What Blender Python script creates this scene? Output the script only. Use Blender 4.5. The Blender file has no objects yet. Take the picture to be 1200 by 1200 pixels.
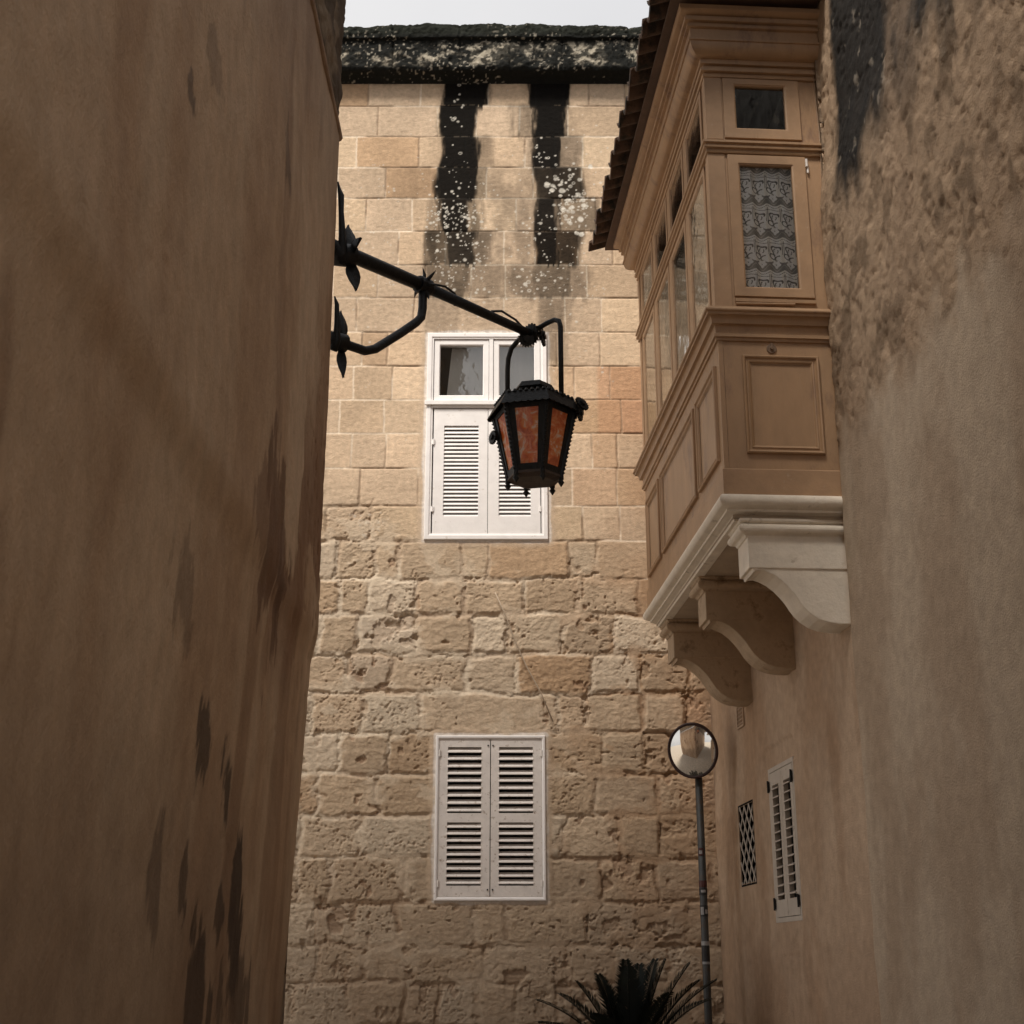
import bpy, bmesh, math, random
import numpy as np
from mathutils import Vector, Matrix
random.seed(7)
R = math.radians
scene = bpy.context.scene
col = scene.collection

# ------------------------------------------------------------------ camera, sky, sun, exposure
CAM_H = 1.6
cam_d = bpy.data.cameras.new('Camera'); cam = bpy.data.objects.new('Camera', cam_d); col.objects.link(cam)
cam.location = (0, 0, CAM_H); cam.rotation_euler = (R(90 + 17.95), 0, 0)
cam_d.sensor_width = 36; cam_d.lens = 49.08; cam_d.clip_end = 500; cam_d.clip_start = .05
cam_d.dof.use_dof = True; cam_d.dof.focus_distance = 8.8; cam_d.dof.aperture_fstop = 13
scene.camera = cam
SUN_EL, SUN_AZ = R(56), R(214)      # azimuth from +Y, clockwise
w = bpy.data.worlds.new('World'); scene.world = w; w.use_nodes = True
nt = w.node_tree; nt.nodes.clear()
N = nt.nodes.new; L = nt.links.new
out = N('ShaderNodeOutputWorld'); bg = N('ShaderNodeBackground'); sky = N('ShaderNodeTexSky')
sky.sky_type = 'NISHITA'; sky.sun_disc = False; sky.sun_elevation = SUN_EL; sky.sun_rotation = SUN_AZ
sky.air_density = 1; sky.dust_density = 3
hs = N('ShaderNodeHueSaturation'); hs.inputs['Saturation'].default_value = .25
tc = N('ShaderNodeTexCoord'); nz = N('ShaderNodeTexNoise'); nz.inputs['Scale'].default_value = 2.2; nz.inputs['Detail'].default_value = 6
cr = N('ShaderNodeValToRGB'); cr.color_ramp.elements[0].position = .3; cr.color_ramp.elements[0].color = (7.2, 7.2, 7.5, 1)
cr.color_ramp.elements[1].position = .7; cr.color_ramp.elements[1].color = (9.2, 9.1, 9.1, 1)
mx = N('ShaderNodeMix'); mx.data_type = 'RGBA'; mx.inputs[0].default_value = .86
L(sky.outputs[0], hs.inputs['Color']); L(hs.outputs[0], mx.inputs[6]); L(tc.outputs['Generated'], nz.inputs['Vector'])
L(nz.outputs[0], cr.inputs[0]); L(cr.outputs[0], mx.inputs[7]); L(mx.outputs[2], bg.inputs[0]); L(bg.outputs[0], out.inputs[0])
bg.inputs[1].default_value = .072
sd = bpy.data.lights.new('Sun', 'SUN'); sun = bpy.data.objects.new('Sun', sd); col.objects.link(sun)
sd.energy = 3.8; sd.angle = R(16); sd.color = (1.0, .93, .84)
sv = Vector((math.sin(SUN_AZ) * math.cos(SUN_EL), math.cos(SUN_AZ) * math.cos(SUN_EL), math.sin(SUN_EL)))
sun.rotation_euler = sv.to_track_quat('Z', 'Y').to_euler(); sun.location = (-6, -4, 14)
vs = scene.view_settings; vs.view_transform = 'Standard'; vs.look = 'None'; vs.exposure = 0.52; vs.gamma = 1.0

# ------------------------------------------------------------------ helpers: noise
def _hash(ix, iy, seed):
    n = (ix.astype(np.int64) * 374761393 + iy.astype(np.int64) * 668265263 + seed * 1442695041) & 0x7fffffff
    n = ((n ^ (n >> 13)) * 1274126177) & 0x7fffffff
    n = (n ^ (n >> 16)) & 0xffffff
    return n / float(0xffffff)
def vn(x, y, seed=0):
    xi = np.floor(x); yi = np.floor(y); fx = x - xi; fy = y - yi
    fx = fx * fx * (3 - 2 * fx); fy = fy * fy * (3 - 2 * fy)
    a = _hash(xi, yi, seed); b = _hash(xi + 1, yi, seed); c = _hash(xi, yi + 1, seed); d = _hash(xi + 1, yi + 1, seed)
    return (a * (1 - fx) + b * fx) * (1 - fy) + (c * (1 - fx) + d * fx) * fy
def fbm(x, y, seed=0, o=4, g=.5):
    s = 0; a = 1; t = 0
    for i in range(o):
        s = s + a * vn(x, y, seed + i * 17); t += a; a *= g; x = x * 2.03 + 5.1; y = y * 2.03 + 1.7
    return s / t
def ss(a, b, x):
    t = np.clip((x - a) / (b - a), 0, 1); return t * t * (3 - 2 * t)
def mixc(c, d, m):
    return c * (1 - m[..., None]) + np.asarray(d) * m[..., None]

# ------------------------------------------------------------------ helpers: materials
def mat(name, base=(.5, .5, .5), rough=.6, metal=0, var=.12, vscale=8, bump=0., bscale=60, spec=.5, attr=False, stretch=(1, 1, 1), dirt=None, dscale=3, dthr=.62):
    m = bpy.data.materials.new(name); m.use_nodes = True; t = m.node_tree; n = t.nodes; b = n['Principled BSDF']
    tc = n.new('ShaderNodeTexCoord'); mp = n.new('ShaderNodeMapping'); mp.inputs['Scale'].default_value = stretch
    t.links.new(tc.outputs['Object'], mp.inputs[0])
    nz = n.new('ShaderNodeTexNoise'); nz.inputs['Scale'].default_value = vscale; nz.inputs['Detail'].default_value = 8; nz.inputs['Roughness'].default_value = .6
    t.links.new(mp.outputs[0], nz.inputs['Vector'])
    mr = n.new('ShaderNodeMapRange'); mr.inputs[1].default_value = .25; mr.inputs[2].default_value = .75
    mr.inputs[3].default_value = 1 - var; mr.inputs[4].default_value = 1 + var
    t.links.new(nz.outputs[0], mr.inputs[0])
    mu = n.new('ShaderNodeMix'); mu.data_type = 'RGBA'; mu.blend_type = 'MULTIPLY'; mu.inputs[0].default_value = 1
    mu.clamp_result = False
    if attr:
        at = n.new('ShaderNodeAttribute'); at.attribute_name = 'Col'; t.links.new(at.outputs['Color'], mu.inputs[6])
    else:
        mu.inputs[6].default_value = (*base, 1)
    t.links.new(mr.outputs[0], mu.inputs[7])
    src = mu.outputs[2]
    if dirt:
        nd = n.new('ShaderNodeTexNoise'); nd.inputs['Scale'].default_value = dscale; nd.inputs['Detail'].default_value = 9; nd.inputs['Roughness'].default_value = .68
        t.links.new(mp.outputs[0], nd.inputs['Vector'])
        rp = n.new('ShaderNodeMapRange'); rp.inputs[1].default_value = dthr - .06; rp.inputs[2].default_value = dthr + .06
        t.links.new(nd.outputs[0], rp.inputs[0])
        md = n.new('ShaderNodeMix'); md.data_type = 'RGBA'; t.links.new(rp.outputs[0], md.inputs[0])
        t.links.new(src, md.inputs[6]); md.inputs[7].default_value = (*dirt, 1); src = md.outputs[2]
    t.links.new(src, b.inputs['Base Color'])
    b.inputs['Roughness'].default_value = rough; b.inputs['Metallic'].default_value = metal; b.inputs['Specular IOR Level'].default_value = spec
    if bump:
        nb = n.new('ShaderNodeTexNoise'); nb.inputs['Scale'].default_value = bscale; nb.inputs['Detail'].default_value = 6; nb.inputs['Roughness'].default_value = .65
        t.links.new(mp.outputs[0], nb.inputs['Vector'])
        bp = n.new('ShaderNodeBump'); bp.inputs['Strength'].default_value = bump; bp.inputs['Distance'].default_value = .01
        t.links.new(nb.outputs[0], bp.inputs['Height']); t.links.new(bp.outputs[0], b.inputs['Normal'])
    return m
def glass_mat(name, tint=(1, 1, 1), refl=.12, rough=.03):
    m = bpy.data.materials.new(name); m.use_nodes = True; t = m.node_tree; n = t.nodes; n.clear()
    o = n.new('ShaderNodeOutputMaterial'); tr = n.new('ShaderNodeBsdfTransparent'); gl = n.new('ShaderNodeBsdfGlossy'); mxs = n.new('ShaderNodeMixShader')
    tr.inputs[0].default_value = (*tint, 1); gl.inputs['Roughness'].default_value = rough; gl.inputs['Color'].default_value = (.93, .92, .90, 1)
    fr = n.new('ShaderNodeLayerWeight'); fr.inputs[0].default_value = .35
    mr = n.new('ShaderNodeMapRange'); mr.inputs[3].default_value = refl; mr.inputs[4].default_value = .9
    nz = n.new('ShaderNodeTexNoise'); nz.inputs['Scale'].default_value = 5; nz.inputs['Detail'].default_value = 3
    tc = n.new('ShaderNodeTexCoord'); t.links.new(tc.outputs['Object'], nz.inputs['Vector'])
    bp = n.new('ShaderNodeBump'); bp.inputs['Strength'].default_value = .12; bp.inputs['Distance'].default_value = .02
    t.links.new(nz.outputs[0], bp.inputs['Height']); t.links.new(bp.outputs[0], gl.inputs['Normal'])
    t.links.new(fr.outputs['Fresnel'], mr.inputs[0]); t.links.new(mr.outputs[0], mxs.inputs[0])
    t.links.new(tr.outputs[0], mxs.inputs[1]); t.links.new(gl.outputs[0], mxs.inputs[2]); t.links.new(mxs.outputs[0], o.inputs[0])
    return m
M = {}
M['stone'] = mat('limestone', attr=True, rough=.92, var=.2, vscale=30, bump=.6, bscale=130, spec=.06)
M['cornice'] = mat('cornice stone', attr=True, rough=.95, var=.3, vscale=30, bump=.8, bscale=110, spec=.15)
M['plaster_l'] = mat('ochre plaster', attr=True, rough=.8, var=.16, vscale=14, bump=.55, bscale=95, spec=.2, stretch=(1, 1, .6))
M['plaster_r'] = mat('sand plaster', attr=True, rough=.9, var=.16, vscale=16, bump=.6, bscale=100, spec=.2)
M['paint'] = mat('brown paint', (.355, .217, .117), rough=.5, var=.15, vscale=9, bump=.22, bscale=60, dirt=(.22, .13, .08), dscale=5, dthr=.61, stretch=(1, 1, .4))
M['paint_worn'] = mat('brown paint worn', (.365, .225, .124), rough=.55, var=.16, vscale=9, bump=.2, bscale=30, dirt=(.44, .33, .23), dscale=20, dthr=.68)
M['white'] = mat('white paint', (.82, .79, .77), rough=.45, var=.07, vscale=9, bump=.12, bscale=40, dirt=(.50, .43, .36), dscale=22, dthr=.675)
M['white_old'] = mat('old white paint', (.72, .67, .63), rough=.6, var=.12, vscale=12, bump=.2, bscale=50, dirt=(.32, .24, .18), dscale=30, dthr=.635)
M['grey_white'] = mat('grey white paint', (.50, .45, .39), rough=.6, var=.1, vscale=12, bump=.15, bscale=40, dirt=(.22, .17, .12), dscale=14, dthr=.66)
M['corbel'] = mat('painted stone', (.74, .66, .55), rough=.85, var=.12, vscale=9, bump=.45, bscale=35, dirt=(.24, .18, .12), dscale=7, dthr=.66)
M['iron'] = mat('black iron', (.008, .008, .008), rough=.5, var=.5, vscale=30, bump=.5, bscale=70, spec=.3, dirt=(.05, .036, .026), dscale=34, dthr=.66)
M['dark'] = mat('dark room', (.012, .011, .010), rough=.9, var=.2)
M['tile'] = mat('roof tile', (.10, .060, .040), rough=.9, var=.35, vscale=14, bump=.4, bscale=40, dirt=(.03, .025, .02), dscale=9, dthr=.55)
M['glass'] = glass_mat('window glass', (.95, .95, .94), .05)
M['glass_side'] = glass_mat('balcony glass', (.95, .95, .93), .25, .05)
M['glass_dim'] = glass_mat('lace window glass', (.96, .96, .96), .02)
M['curtain'] = mat('grey curtain', (.60, .59, .58), rough=.9, var=.18, vscale=3, stretch=(3, 1, .6))
M['curtain_pale'] = mat('pale lace curtain', (.80, .74, .64), rough=.9, var=.55, vscale=7, stretch=(3.5, 3.5, .9), dirt=(.42, .38, .31), dscale=9, dthr=.60)
M['lace'] = mat('lace', attr=True, rough=.95, var=.06, vscale=20)
M['steel'] = mat('galvanised steel', (.07, .073, .073), rough=.5, metal=.3, var=.2, vscale=15, dirt=(.09, .07, .055), dscale=20, dthr=.6)
M['rim'] = mat('oxide red plastic', (.030, .010, .009), rough=.5, var=.2)
M['mirror'] = mat('mirror face', (.85, .82, .76), rough=.045, metal=.88, var=.06, vscale=7)
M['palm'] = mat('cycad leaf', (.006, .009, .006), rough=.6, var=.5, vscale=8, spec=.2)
M['palm_stem'] = mat('cycad trunk', (.06, .045, .03), rough=.9, var=.4, vscale=20, bump=.6)
M['sticker_w'] = mat('white sticker', (.34, .34, .34), rough=.5, var=.25, vscale=60)
M['sticker_k'] = mat('black sticker', (.02, .02, .022), rough=.5, var=.3, vscale=60)
M['sticker_r'] = mat('red sticker', (.07, .02, .018), rough=.5, var=.3, vscale=60)
M['street'] = mat('street paving', (.40, .35, .29), rough=.9, var=.3, vscale=4, bump=.4, bscale=20)
M['brass'] = mat('painted keyhole', (.16, .10, .06), rough=.5, var=.2, vscale=30)
def amber():
    m = bpy.data.materials.new('amber glass'); m.use_nodes = True; t = m.node_tree; n = t.nodes; n.clear()
    o = n.new('ShaderNodeOutputMaterial'); tc = n.new('ShaderNodeTexCoord')
    nz = n.new('ShaderNodeTexNoise'); nz.inputs['Scale'].default_value = 16; nz.inputs['Detail'].default_value = 7; nz.inputs['Roughness'].default_value = .65
    nz.inputs['Distortion'].default_value = 1.2
    t.links.new(tc.outputs['Object'], nz.inputs['Vector'])
    r = n.new('ShaderNodeValToRGB'); e = r.color_ramp.elements
    e[0].position = .34; e[0].color = (.62, .11, .022, 1); e[1].position = .56; e[1].color = (1.0, .46, .16, 1)
    x = e.new(.47); x.color = (.95, .26, .065, 1)
    x = e.new(.61); x.color = (1.0, .85, .70, 1)  # near-white mottles: glossy highlights painted into the glass colour
    t.links.new(nz.outputs[0], r.inputs[0])
    tl = n.new('ShaderNodeBsdfTranslucent'); df = n.new('ShaderNodeBsdfDiffuse'); gl = n.new('ShaderNodeBsdfGlossy'); gl.inputs['Roughness'].default_value = .12
    tp = n.new('ShaderNodeBsdfTransparent')
    t.links.new(r.outputs[0], tl.inputs[0]); t.links.new(r.outputs[0], df.inputs[0]); lt = n.new('ShaderNodeMix'); lt.data_type = 'RGBA'; lt.inputs[0].default_value = .30; t.links.new(r.outputs[0], lt.inputs[6]); lt.inputs[7].default_value = (1, .8, .6, 1); t.links.new(lt.outputs[2], tp.inputs[0])
    bp = n.new('ShaderNodeBump'); bp.inputs['Strength'].default_value = .7; bp.inputs['Distance'].default_value = .01
    t.links.new(nz.outputs[0], bp.inputs['Height']); t.links.new(bp.outputs[0], gl.inputs['Normal'])
    a = n.new('ShaderNodeMixShader'); a.inputs[0].default_value = .62; t.links.new(tl.outputs[0], a.inputs[1]); t.links.new(df.outputs[0], a.inputs[2])
    a2 = n.new('ShaderNodeMixShader'); a2.inputs[0].default_value = .28; t.links.new(a.outputs[0], a2.inputs[1]); t.links.new(tp.outputs[0], a2.inputs[2])
    b = n.new('ShaderNodeMixShader'); b.inputs[0].default_value = .14; t.links.new(a2.outputs[0], b.inputs[1]); t.links.new(gl.outputs[0], b.inputs[2])
    t.links.new(b.outputs[0], o.inputs[0]); return m
M['amber'] = amber()

# ------------------------------------------------------------------ helpers: objects
def tag(o, label=None, cat=None, group=None, kind=None):
    if label: o['label'] = label
    if cat: o['category'] = cat
    if group: o['group'] = group
    if kind: o['kind'] = kind
    return o
def empty(name, loc, label, cat, group=None):
    o = bpy.data.objects.new(name, None); col.objects.link(o); o.location = loc; o.empty_display_size = .2
    return tag(o, label, cat, group)
def parent(o, p):
    if p is not None:
        bpy.context.view_layer.update()
        o.parent = p; o.matrix_parent_inverse = p.matrix_world.inverted()
class MB:
    def __init__(s): s.v = []; s.f = []
    def add(s, vs_, fs):
        b = len(s.v); s.v += [tuple(p) for p in vs_]; s.f += [tuple(i + b for i in f) for f in fs]
    def box(s, face, a0, a1, b0, b1, h0, h1):
        p = [face(a, b, h) for h in (h0, h1) for b in (b0, b1) for a in (a0, a1)]
        s.add(p, [(0, 1, 3, 2), (4, 6, 7, 5), (0, 4, 5, 1), (2, 3, 7, 6), (0, 2, 6, 4), (1, 5, 7, 3)])
    def ring(s, face, a0, a1, b0, b1, prof, back=None):
        """rectangular moulding: prof = [(inset, height)...] swept round the rectangle"""
        k = len(prof); vs_ = []
        for (o, h) in prof:
            vs_ += [face(a0 + o, b0 + o, h), face(a1 - o, b0 + o, h), face(a1 - o, b1 - o, h), face(a0 + o, b1 - o, h)]
        fs = [(4 * i + j, 4 * i + (j + 1) % 4, 4 * i + 4 + (j + 1) % 4, 4 * i + 4 + j) for i in range(k - 1) for j in range(4)]
        s.add(vs_, fs)
    def tube(s, pts, r, n=10, caps=True):
        pts = [Vector(p) for p in pts]
        rr = r if isinstance(r, (list, tuple)) else [r] * len(pts)
        vs_ = []; ref = None
        for i, p in enumerate(pts):
            d = (pts[min(i + 1, len(pts) - 1)] - pts[max(i - 1, 0)]).normalized()
            if ref is None:
                ref = Vector((0, 0, 1)) if abs(d.z) < .9 else Vector((1, 0, 0))
            x = (ref - d * ref.dot(d)).normalized(); y = d.cross(x); ref = x
            for k in range(n):
                a = 2 * math.pi * k / n; vs_.append(p + (x * math.cos(a) + y * math.sin(a)) * rr[i])
        fs = [(i * n + k, i * n + (k + 1) % n, (i + 1) * n + (k + 1) % n, (i + 1) * n + k) for i in range(len(pts) - 1) for k in range(n)]
        if caps: fs += [tuple(range(n))[::-1], tuple((len(pts) - 1) * n + k for k in range(n))]
        s.add(vs_, fs)
    def sheet(s, face, cuts_a, cuts_b, holes, h0, h1):
        """a board with rectangular holes: front at h1, back at h0, reveals between"""
        A = sorted(set(cuts_a)); B = sorted(set(cuts_b))
        def hole(i, j):
            if i < 0 or j < 0 or i >= len(A) - 1 or j >= len(B) - 1: return True
            ca = (A[i] + A[i + 1]) / 2; cb = (B[j] + B[j + 1]) / 2
            return any(q[0] < ca < q[1] and q[2] < cb < q[3] for q in holes)
        for i in range(len(A) - 1):
            for j in range(len(B) - 1):
                if hole(i, j): continue
                a0, a1, b0, b1 = A[i], A[i + 1], B[j], B[j + 1]
                for h in (h0, h1):
                    s.add([face(a0, b0, h), face(a1, b0, h), face(a1, b1, h), face(a0, b1, h)], [(0, 1, 2, 3)])
                for (di, dj, p, q) in ((-1, 0, (a0, b0), (a0, b1)), (1, 0, (a1, b0), (a1, b1)), (0, -1, (a0, b0), (a1, b0)), (0, 1, (a0, b1), (a1, b1))):
                    if hole(i + di, j + dj):
                        s.add([face(*p, h0), face(*q, h0), face(*q, h1), face(*p, h1)], [(0, 1, 2, 3)])
    def build(s, name, m, par=None, bevel=0, smooth=False, weld=True, seg=2):
        me = bpy.data.meshes.new(name); me.from_pydata(s.v, [], s.f); bm = bmesh.new(); bm.from_mesh(me)
        if weld: bmesh.ops.remove_doubles(bm, verts=bm.verts, dist=1e-5)
        bmesh.ops.recalc_face_normals(bm, faces=bm.faces); bm.to_mesh(me); bm.free()
        o = bpy.data.objects.new(name, me); col.objects.link(o); me.materials.append(m)
        if smooth:
            for p in me.polygons: p.use_smooth = True
        if bevel:
            b = o.modifiers.new('bevel', 'BEVEL'); b.width = bevel; b.segments = seg; b.limit_method = 'ANGLE'; b.angle_limit = R(35)
        parent(o, par); return o
def smooth_angle(o, deg=35):
    for p in o.data.polygons: p.use_smooth = True
    bm = bmesh.new(); bm.from_mesh(o.data)
    for e in bm.edges:
        if len(e.link_faces) == 2 and e.calc_face_angle(0) > R(deg): e.smooth = False
    bm.to_mesh(o.data); bm.free()
def grid_obj(name, P, C, m, par=None, keep=None, smooth=True):
    """P (nz,nx,3) vertex positions, C (nz,nx,3) colours"""
    nz_, nx_ = P.shape[:2]
    idx = np.arange(nz_ * nx_).reshape(nz_, nx_)
    q = np.stack([idx[:-1, :-1], idx[:-1, 1:], idx[1:, 1:], idx[1:, :-1]], -1)
    if keep is not None: q = q[keep]
    q = q.reshape(-1, 4)
    me = bpy.data.meshes.new(name)
    me.vertices.add(nz_ * nx_); me.vertices.foreach_set('co', P.reshape(-1).astype(np.float32))
    me.loops.add(q.size); me.loops.foreach_set('vertex_index', q.reshape(-1).astype(np.int32))
    me.polygons.add(len(q)); me.polygons.foreach_set('loop_start', (np.arange(len(q)) * 4).astype(np.int32))
    me.polygons.foreach_set('loop_total', np.full(len(q), 4, np.int32))
    me.polygons.foreach_set('use_smooth', np.full(len(q), smooth))
    me.update(calc_edges=True)
    a = me.attributes.new('Col', 'FLOAT_COLOR', 'POINT')
    c4 = np.ones((nz_ * nx_, 4), np.float32); c4[:, :3] = C.reshape(-1, 3); a.data.foreach_set('color', c4.reshape(-1))
    me.materials.append(m)
    o = bpy.data.objects.new(name, me); col.objects.link(o); parent(o, par); return o

# survey of the place: where a sight line from the photographer's stand meets a plane (used once, for wall stains and stone joints)
F_ = 1636.; TH = math.atan(530 / F_)
def far(px, py, Y=10.):
    x = (px - 600) / F_; u = (600 - py) / F_; k = Y / (math.cos(TH) - u * math.sin(TH))
    return x * k, CAM_H + (math.sin(TH) + u * math.cos(TH)) * k
def lft(px, py, X=-.767):
    x = (px - 600) / F_; u = (600 - py) / F_; k = X / x
    return (math.cos(TH) - u * math.sin(TH)) * k, CAM_H + (math.sin(TH) + u * math.cos(TH)) * k

def z_of(p): return far(560, p)[1]
def x_of(p, y): return far(p, y)[0]
# ------------------------------------------------------------------ the ground
g = MB(); g.add([(-40, -40, 0), (40, -40, 0), (40, 60, 0), (-40, 60, 0)], [(0, 1, 2, 3)])
tag(g.build('street', M['street']), kind='structure')

# ------------------------------------------------------------------ far house of limestone blocks
house = empty('stone_house', (0, 10, 0), 'tall golden limestone block house closing the lane with black stained parapet', 'house')
ZJ = [90, 124.5, 160.5, 196.5, 232.5, 271, 310.5, 349, 389.5, 429, 468.5, 508, 549, 593, 634, 678.6, 721, 767, 813, 859.5, 907, 956, 1005, 1058, 1108, 1153, 1203]
XJ = [[432, 493, 545, 572, 628, 665, 690], [443, 513, 558, 609, 665, 733], [418, 491, 545, 615, 650, 683], [452, 513, 570, 625, 682], [429, 483, 548, 605, 657, 698],
      [467, 522, 590, 627, 677], [443, 498, 552, 592, 688], [418, 485, 590, 662, 705], [424, 454, 600, 652, 703], [414, 460, 600, 673, 715], [398, 450, 643, 728], [452, 694, 723], [422, 490, 671, 723], [435, 683, 727],
      [437, 465, 540, 572, 667, 700], [399, 432, 486, 542, 614, 676, 749], [420, 488, 551, 594, 660, 719], [404, 458, 548, 606, 693], [362, 423, 494, 654, 686, 752], [398, 453, 709, 754], [372, 442, 696, 771],
      [351, 421, 661, 729], [350, 385, 473, 702, 770], [365, 412, 464, 558, 595, 687, 751], [371, 428, 476, 567, 660, 718], [342, 406, 470, 514, 560, 603, 651, 740]]
zj = [far(560, p)[1] for p in ZJ]
while zj[-1] > -.3: zj.append(zj[-1] - .268)
zj = np.array(zj[::-1]); nC = len(zj) - 1
rng = random.Random(3)
courses = []
for k in range(nC):                      # k from the ground up
    ci = (len(zj) - 1) - 1 - k           # photo course index from the top
    if ci < len(XJ):
        zc = (ZJ[ci] + ZJ[ci + 1]) / 2 if ci + 1 < len(ZJ) else ZJ[ci] + 20
        xs = [far(p, zc)[0] for p in XJ[ci]]
    else: xs = [rng.uniform(-.2, .2)]
    while xs[0] > -3.6: xs.insert(0, xs[0] - rng.uniform(.26, .52))
    while xs[-1] < 1.9: xs.append(xs[-1] + rng.uniform(.26, .48))
    courses.append(np.array(xs))
gx = np.concatenate([np.arange(-3.4, -2.2, .03), np.arange(-2.2, 1.62, .0066)])
gz = np.concatenate([np.arange(-.05, .85, .03), np.arange(.85, 8.70, .0066)])
X, Z = np.meshgrid(gx, gz)
zRough = far(560, 655)[1]
Rg = 1 - ss(zRough - .28, zRough + .35, Z + .5 * (fbm(X * 1.7, Z * 1.7, 5) - .5) - .28 * ss(-.4, -1.2, X) + .5 * ss(.75, 1.1, X) * ss(5.6, 4.9, Z))
wx = (fbm(X * 5, Z * 5, 11) - .5); wz = (fbm(X * 4, Z * 6, 12) - .5); wf = fbm(X * 22, Z * 22, 13, 3) - .5; wg = fbm(X * 22, Z * 22, 14, 3) - .5
Xw = X + (.012 + .085 * Rg) * wx + (.004 + .020 * Rg) * wf
Zw = Z + (.008 + .060 * Rg) * wz + (.003 + .018 * Rg) * wg
ck = np.clip(np.searchsorted(zj, Zw) - 1, 0, nC - 1)
dz = np.minimum(Zw - zj[ck], zj[ck + 1] - Zw); topd = zj[ck + 1] - Zw
sid = np.zeros_like(ck); dx = np.zeros_like(X)
for k in range(nC):
    mk = ck == k; xs = courses[k]
    if not mk.any(): continue
    j = np.clip(np.searchsorted(xs, Xw[mk]) - 1, 0, len(xs) - 2)
    sid[mk] = k * 64 + j; dx[mk] = np.minimum(Xw[mk] - xs[j], xs[j + 1] - Xw[mk])
def per(seed): return _hash(sid, sid * 0 + 3, seed)
r1, r2, r3, r4, r5 = (per(s) for s in (1, 2, 3, 4, 5))
rad = .008 + .028 * Rg
ax = np.maximum(rad - dx, 0); az = np.maximum(rad - dz, 0)
dd = np.where((ax > 0) & (az > 0), rad - np.sqrt(ax * ax + az * az), np.minimum(dx, dz))
jw = (.0058 + .009 * Rg) * (.6 + .9 * fbm(X * 3, Z * 3, 21))
joint = 1 - ss(jw * .5, jw * 1.5 + .006 * Rg, dd)
filled = ss(.42, .60, fbm(X * 2.2, Z * 2.6, 31)) * (1 - .45 * Rg)       # joints pointed flush with pale mortar
n1 = fbm(X * 9, Z * 9, 41, 5); n2 = fbm(X * 34, Z * 44, 42, 4); n3 = fbm(X * 16, Z * 60, 43, 3); big = fbm(X * 1.3, Z * 1.3, 44, 3)
ero = np.clip(r3 * 1.5 - .72 + .9 * (big - .5), 0, 1) * Rg
H = (-(.006 + .0045 * Rg) * joint * (1 - .75 * filled) + (r1 - .5) * (.003 + .009 * Rg)
     + (.003 + .010 * Rg * (.35 + .9 * r4)) * (n1 - .5) + (.0024 + .0040 * Rg * (.35 + 1.1 * r5)) * (n2 - .5) + (.001 + .0045 * Rg * (.3 + r4)) * (fbm(X * 85, Z * 100, 45, 3, .6) - .5) + (.002 + .003 * Rg) * (n3 - .5))
H -= .0025 * Rg * (1 - ss(0, .03, dd))                                   # worn arrises
pit = ss(.74, .84, vn(X * 72, Z * 80, 51)) * ss(.50, .68, fbm(X * 4, Z * 4, 52) + .35 * (r2 - .5))
H -= pit * (.001 + .007 * Rg)
pit2 = ss(.85, .92, vn(X * 42, Z * 52, 53)) * ss(.55, .68, fbm(X * 3, Z * 3, 54) + .3 * (r2 - .5))
H -= pit2 * (.001 + .011 * Rg)
cav = ss(.0, .045, fbm(X * 6.5, Z * 8, 61, 5) - (.69 - .16 * ero)) * ss(.25, .5, ero)
H -= cav * .017
cav2 = ss(.0, .02, fbm(X * 10, Z * 7, 62, 5) - (.74 - .17 * ero)) * Rg
H -= cav2 * .011
# old mortar smeared over the arrises, hiding parts of the joints
smear = .75 * ss(.56, .61, fbm(X * 4.2, Z * 6.5, 64, 5, .6) + .25 * (big - .5)) * ss(.085, .015, dd + .05 * (n1 - .5)) * Rg
smear = np.maximum(smear, ss(.67, .71, fbm(X * 2.6, Z * 4.2, 65, 5, .6)) * Rg * .8)
H = H * (1 - smear) + smear * (-.001 + .007 * (n1 - .5) + .004 * (n2 - .5))
# plastered margins round the window frames
def near_rect(x0, x1, z0, z1, wdt):
    ox = np.maximum(np.maximum(x0 - X, X - x1), 0); oz = np.maximum(np.maximum(z0 - Z, Z - z1), 0)
    return 1 - ss(wdt * .4, wdt, np.hypot(ox, oz) + .03 * (n1 - .5))
W1 = (-.660, .272, 4.618, 6.312); W2 = (-.542, .238, 2.015, 3.157)
pl = np.maximum(near_rect(*W1, .075), near_rect(*W2, .06))
H = H * (1 - .75 * pl) + .002 * pl
# colour
base = np.array([.585, .445, .315]); C = np.ones(X.shape + (3,)) * base
C = mixc(C, [.55, .41, .28], ss(.3, .8, r1)); C = mixc(C, [.61, .465, .315], ss(.6, .95, r4) * .7)
C = mixc(C, [.50, .385, .27], Rg * .75)
C = mixc(C, [.47, .31, .185], ss(.82, .93, r5) * .75)
C = mixc(C, [.62, .55, .44], ss(.75, .92, r2) * Rg * .55)
C *= (.87 + .25 * r3)[..., None]; C = mixc(C, [.45, .36, .27], ss(.80, .9, r3) * Rg * .8)
C *= (.84 + .34 * fbm(X * 2.4, Z * 2.4, 71, 5))[..., None]
C *= (.90 + .20 * n2)[..., None]
red = ss(.55, 1.25, X + .5 * (big - .5)) * ss(6.3, 5.6, Z) * (.35 + .65 * ss(.35, .65, fbm(X * 3, Z * 3, 72)))
C = mixc(C, [.40, .225, .125], np.clip(red * (.35 + .5 * joint + .35 * ero), 0, .85))
C = mixc(C, [.33, .21, .135], np.clip(cav + cav2 + .5 * pit2 + .4 * pit, 0, 1) * .6 * Rg)
mort = joint * (.25 + .75 * filled)
C = mixc(C, [.74, .62, .48], mort * (1 - .62 * Rg) * .95)
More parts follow.
